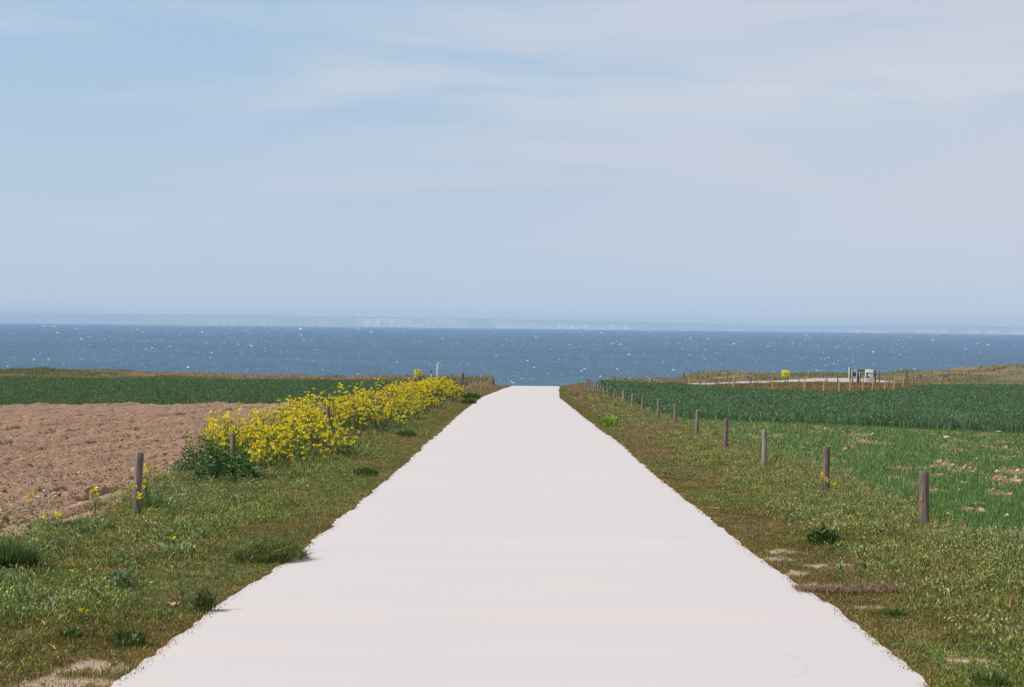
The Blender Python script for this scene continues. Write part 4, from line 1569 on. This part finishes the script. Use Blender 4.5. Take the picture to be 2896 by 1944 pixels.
# right yellow sign
Y = 262
x, y, z = base_at(2222, Y)
r = empty('yellow_sign', (x, y, z))
tag(r, 'bright yellow notice with small dark marks standing over the gravel path', 'sign')
zt, zb = zrow(1047.5, 2222, Y, z), zrow(1066.5, 2222, Y, z)
xa, xb = xrel(2210.7, Y, x), xrel(2233.6, Y, x)
pn = boxes('sign_panel', [(xa, xb, 0, .03, zb, zt)], M_YELLOW, r)
H = zt - zb
W = xb - xa
boxes('lettering', [(xa + W * .27, xa + W * .36, -.006, -.002, zb + H * .48, zb + H * .62, .02), (xa + W * .40, xa + W * .55, -.006, -.002, zb + H * .5, zb + H * .58),
                    (xa + W * .60, xa + W * .72, -.006, -.002, zb + H * .58, zb + H * .70, .03), (xa + W * .35, xa + W * .58, -.006, -.002, zb + H * .32, zb + H * .38),
                    (xa + W * .62, xa + W * .70, -.006, -.002, zb + H * .36, zb + H * .46)], M_DARK, pn, 0)
c_ = xrel(2221, Y, x)
boxes('leg', [(c_ - .06, c_ + .06, .032, .13, -.1, zb + .4)], M_WOOD, r)
c_ = xrel(2228, Y, x)
boxes('leg', [(c_ - .08, c_ + .04, .032, .13, -.1, zb + .4, .10)], M_DWOOD, r)

# white mast and blue topped post
Y = 186
x, y, z = base_at(1237, Y)
r = empty('mast', (x, y, z))
tag(r, 'pale bluish white mast with a small fitting on top, behind the rapeseed', 'mast')
zt = zrow(1030, 1237, Y, z)
zz = zrow(1024, 1239, Y, z)
wl_ = .10
boxes('column', [(-wl_, wl_, -.08, .08, -.1, zt)], M_MAST, r, .02)
boxes('top_bracket', [(-.04, .02, -.03, .03, zt + .002, zt + .16, .06), (.0, .16, -.025, .025, zz - .06, zz, 0)], M_WHITE, r, .006)
boxes('lamp_head', [(.13, .24, -.05, .05, zz - .17, zz - .065)], M_WHITE, r, .02)
x, y, z = base_at(1219.5, Y)
r = empty('trail_marker', (x, y, z))
tag(r, 'thin pale post with a dark blue top left of the white mast', 'post')
zt = zrow(1045, 1219, Y, z)
boxes('post_shaft', [(-.05, .05, -.05, .05, -.1, zt - .42)], M_MAST, r, .012)
boxes('post_cap', [(-.065, .065, -.065, .065, zt - .418, zt - .16), (-.035, .035, -.035, .035, zt - .158, zt)], M_BLUE, r, .015)

# boards beside the path
Y = 276


def X_(v, x0=0.0):
    return xrel(v, Y, x0)


def conv(u):      # pixel of the 7.79x crop at (2300, 1020)
    return 2300 + u / 7.787


def convy(v):
    return 1020 + v / 7.787


x, y, z = base_at(conv(1232), Y)
r = empty('notice_board', (x, y, z))
tag(r, 'large pale notice board with a black angular mark between dark posts', 'notice board')
xa, xb = xrel(conv(1142), Y, x), xrel(conv(1325), Y, x)
zt, zb = zrow(convy(198), conv(1232), Y, z), zrow(convy(462), conv(1232), Y, z)
zb = max(zb, .06)
pn = boxes('board_panel', [(xa, xb, 0, .06, zb, zt)], M_PANEL, r, .01)


def rx(u):
    return xrel(conv(u), Y, x)


def rz(v):
    return zrow(convy(v), conv(1232), Y, z)


boxes('emblem', [(rx(1166), rx(1200), -.008, -.002, rz(382), rz(262)), (rx(1202), rx(1245), -.008, -.002, rz(382), rz(348)),
                 (rx(1202), rx(1235), -.008, -.002, rz(290), rz(266)), (rx(1243), rx(1268), -.008, -.002, rz(298), rz(276)), (rx(1276), rx(1305), -.008, -.002, rz(300), rz(280))], M_DARK, pn, 0)
boxes('post', [(rx(1328), rx(1346), .0, .14, -.1, rz(215))], M_DWOOD, r, .01)
boxes('post', [(rx(1362), rx(1386), .0, .14, -.1, rz(205))], M_DWOOD, r, .01)
boxes('rail', [(rx(1346) + .003, rx(1362) - .003, .03, .1, rz(330), rz(290))], M_DWOOD, r, .01)

x, y, z = base_at(conv(1060), Y)
r = empty('wooden_gate', (x, y, z))
tag(r, 'dark open wooden gate frame with a pale diagonal brace left of the big board', 'gate')


def rz(v):
    return zrow(convy(v), conv(1060), Y, z)


boxes('post', [(rx(972), rx(1000), 0, .15, -.1, rz(205))], M_DWOOD, r, .01)
boxes('post', [(rx(1000) + .004, rx(1014), .01, .12, -.1, rz(330))], M_DWOOD, r, .01)
boxes('top_rail', [(rx(1001) + .004, rx(1138), .02, .13, rz(238), rz(208))], M_DWOOD, r, .01)
boxes('brace', [(rx(1016) + .004, rx(1028), .03, .11, -.05, rz(250))], M_PANEL, r, .01)
boxes('brace', [(rx(1036), rx(1052), .03, .11, .05, rz(240) - .02)], M_DWOOD, r, .01)

x, y, z = base_at(conv(918), Y)
r = empty('information_sign', (x, y, z))
tag(r, 'small cream sign with two pale panels and a bluish edge between wooden posts', 'sign')


def rz(v):
    return zrow(convy(v), conv(918), Y, z)


boxes('post', [(rx(862), rx(884), 0, .14, -.1, rz(200))], M_DWOOD, r, .01)
boxes('post', [(rx(846), rx(860), 0, .14, -.1, rz(205))], M_PANEL, r, .01)
boxes('sign_panel', [(rx(888), rx(944), 0, .04, rz(262), rz(200))], M_CREAM, r, .005)
boxes('sign_panel', [(rx(888), rx(944), 0, .04, rz(400), rz(356))], M_CREAM, r, .005)
boxes('backing', [(rx(888), rx(944), .045, .07, rz(354), rz(264))], plain('mossy_board', (.10, .11, .07)), r, 0)
boxes('edge_strip', [(rx(950), rx(968), 0, .06, .05, rz(210))], plain('bluish_white', (.50, .54, .66)), r, .005)

x, y, z = base_at(conv(805), Y)
r = empty('gate_post', (x, y, z))
tag(r, 'tallest squared post, pale on its left and dark on its right, beside the boards', 'post')


def rz(v):
    return zrow(convy(v), conv(805), Y, z)


boxes('pale_half', [(rx(784), rx(804), 0, .18, -.1, rz(152))], M_PANEL, r, .01)
boxes('dark_half', [(rx(804) + .004, rx(828), 0, .18, -.1, rz(156))], M_DWOOD, r, .01)


def braced(xs_, ytop, Y, label, side, yt2):
    x, y, z = base_at(xs_, Y)
    r = empty('braced_post', (x, y, z))
    tag(r, label, 'post')
    zt = zrow(ytop, xs_, Y, z)
    boxes('post', [(-.08, .08, -.07, .07, -.1, zt)], M_WOOD, r, .015)
    zt2 = zrow(yt2, xs_, Y, z)
    e = .62 * side
    boxes('brace', [(e - .045, e + .045, .08, .16, -.05, zt2, -e + .10 * side)], M_DWOOD, r, .01)
    return r


braced(1932.5, 1053, 240, 'reddish post with a slanting strut at the left end of the path', 1, 1056)
r = braced(2561, 1040, 292, 'dark braced post with a short strut and partner right of the orange stakes', 1.4, 1053)
boxes('partner_post', [(.24, .36, .20, .3, -.1, zrow(1050, 2561, 292, r.location.z))], M_DWOOD, r, .01)

# small things on road and verge ------------------------------------
def stone(xs_, ys_, r, sq, label, mat=M_STONE, name='stone', zup=.3, cat='stone'):
    x, y, z = hit(xs_, ys_)
    rr = random.Random(int(xs_ * 7 + ys_))
    V, Q = [], []
    nu, nv = 10, 6
    for j in range(nv + 1):
        ph = math.pi * j / nv
        for i in range(nu):
            a = 2 * math.pi * i / nu
            k = 1 + rr.uniform(-.16, .16)
            V.append((r * k * math.sin(ph) * math.cos(a) * 1.25, r * k * math.sin(ph) * math.sin(a), r * sq * k * math.cos(ph)))
    for j in range(nv):
        for i in range(nu):
            Q.append((j * nu + i, (j + 1) * nu + i, (j + 1) * nu + (i + 1) % nu, j * nu + (i + 1) % nu))
    o = mesh_np(name, V, quads=Q, mats=mat, loc=(x, y, z + r * sq * zup))
    return tag(o, label, cat)


stone(2029, 1679, .014, .4, 'small dark chip lying alone on the pale road, right of centre', M_PEBBLE, 'pebble')
stone(1920, 1418, .018, .4, 'dark crumb beside the right road edge', M_PEBBLE, 'pebble')
stone(1718, 1433, .012, .3, 'tiny grey speck on the road well left of the right edge', M_PEBBLE, 'pebble')
stone(428, 1650, .014, .6, 'pinkish grey stone in the left verge below the pale weed', M_STONE)
stone(200, 1300, .02, .6, 'small white stone in the middle of the ploughed soil', M_WHITE)
stone(70, 1428, .024, .7, 'white flint on the ploughed soil near the left photo edge', M_WHITE)
stone(285, 1383, .04, .5, 'flat brown stone by the three yellow heads', M_STONE)
stone(362, 1370, .03, .5, 'pale flint left of the nearest left post', M_WHITE)
stone(2846, 1268, .06, .7, 'largest round clod in the right field near the photo edge', M_CLOD, 'soil_clod', cat='clod')
stone(2500, 1294, .04, .7, 'lone large clod in the middle of the seedlings', M_CLOD, 'soil_clod', cat='clod')
stone(2440, 1320, .03, .6, 'wide low clod left of the lone large clod', M_CLOD, 'soil_clod', cat='clod')
stone(2616, 1330, .026, .6, 'clod seen just above the nearest right post', M_CLOD, 'soil_clod', cat='clod')
# crumpled pink wrapper
x, y, z = hit(490, 1718)
Vw = []
for j in range(6):
    for i in range(7):
        Vw.append(((i - 3) * .013 + random.uniform(-.004, .004), (j - 2.5) * .012, .012 + random.uniform(-.010, .022)))
Qw = [(j * 7 + i, j * 7 + i + 1, j * 7 + i + 8, j * 7 + i + 7) for j in range(5) for i in range(6)]
o = mesh_np('wrapper', Vw, quads=Qw, mats=M_PINK, loc=(x, y, z + .01))
md = o.modifiers.new('solid', 'SOLIDIFY')
md.thickness = .0015
tag(o, 'crumpled pink scrap in the grass beside the tall weed stalks', 'litter')

# strip of dead purplish stems lying across the right verge
x0, y0, z0 = hit(2395, 1672)
nd = 1900
fx = rng.uniform(-.42, .42, nd)
hump = .35 + .65 * np.exp(-((fx - .27) / .13) ** 2)
fy = rng.normal(0, 1, nd) * (.05 + .10 * hump) + .09 * np.sin(fx * 5) - .16 * fx + .10 * (vnoise(fx * 9, fx * 0, 5) - .5)
hb = rng.uniform(.2, 1, nd) * .05 * hump
P = np.stack([fx, fy, np.asarray(T(fx + x0, fy + y0)) - z0 + hb * .6], -1)
V, q, cc = leaves(P, rng.uniform(.018, .045, nd), np.full(nd, .0065), pick([(0.15, .105, .10), (.10, .068, .07), (.21, .155, .14), (.16, .14, .05)], (4, 3, 1.6, .6), nd, .2), lean=1.6, t=.5)
o = mesh_np('dead_stems', V, quads=q, mats=M_LEAF, cols=cc, loc=(x0, y0, z0))
tag(o, 'strip of dead purplish brown stems lying across the right verge', 'dead plant')

# ------------------------------------------------------------------ haze: the air over 25 km of sea
m = bpy.data.materials.new('haze_air')
m.use_nodes = True
nn = m.node_tree
nn.nodes.clear()
o_ = nn.nodes.new('ShaderNodeOutputMaterial')
pv = nn.nodes.new('ShaderNodeVolumePrincipled')
pv.inputs['Color'].default_value = (0.62, 0.81, 1.0, 1)
pv.inputs['Density'].default_value = 6.4e-5
nn.links.new(pv.outputs[0], o_.inputs['Volume'])
V, Q = [], []
box(V, Q, -19000, 19000, -60, 38000, -175, 95)
o = mesh_np('haze', V, quads=Q, mats=m)
tag(o, 'thin blue haze over the sea', 'haze', kind='stuff')
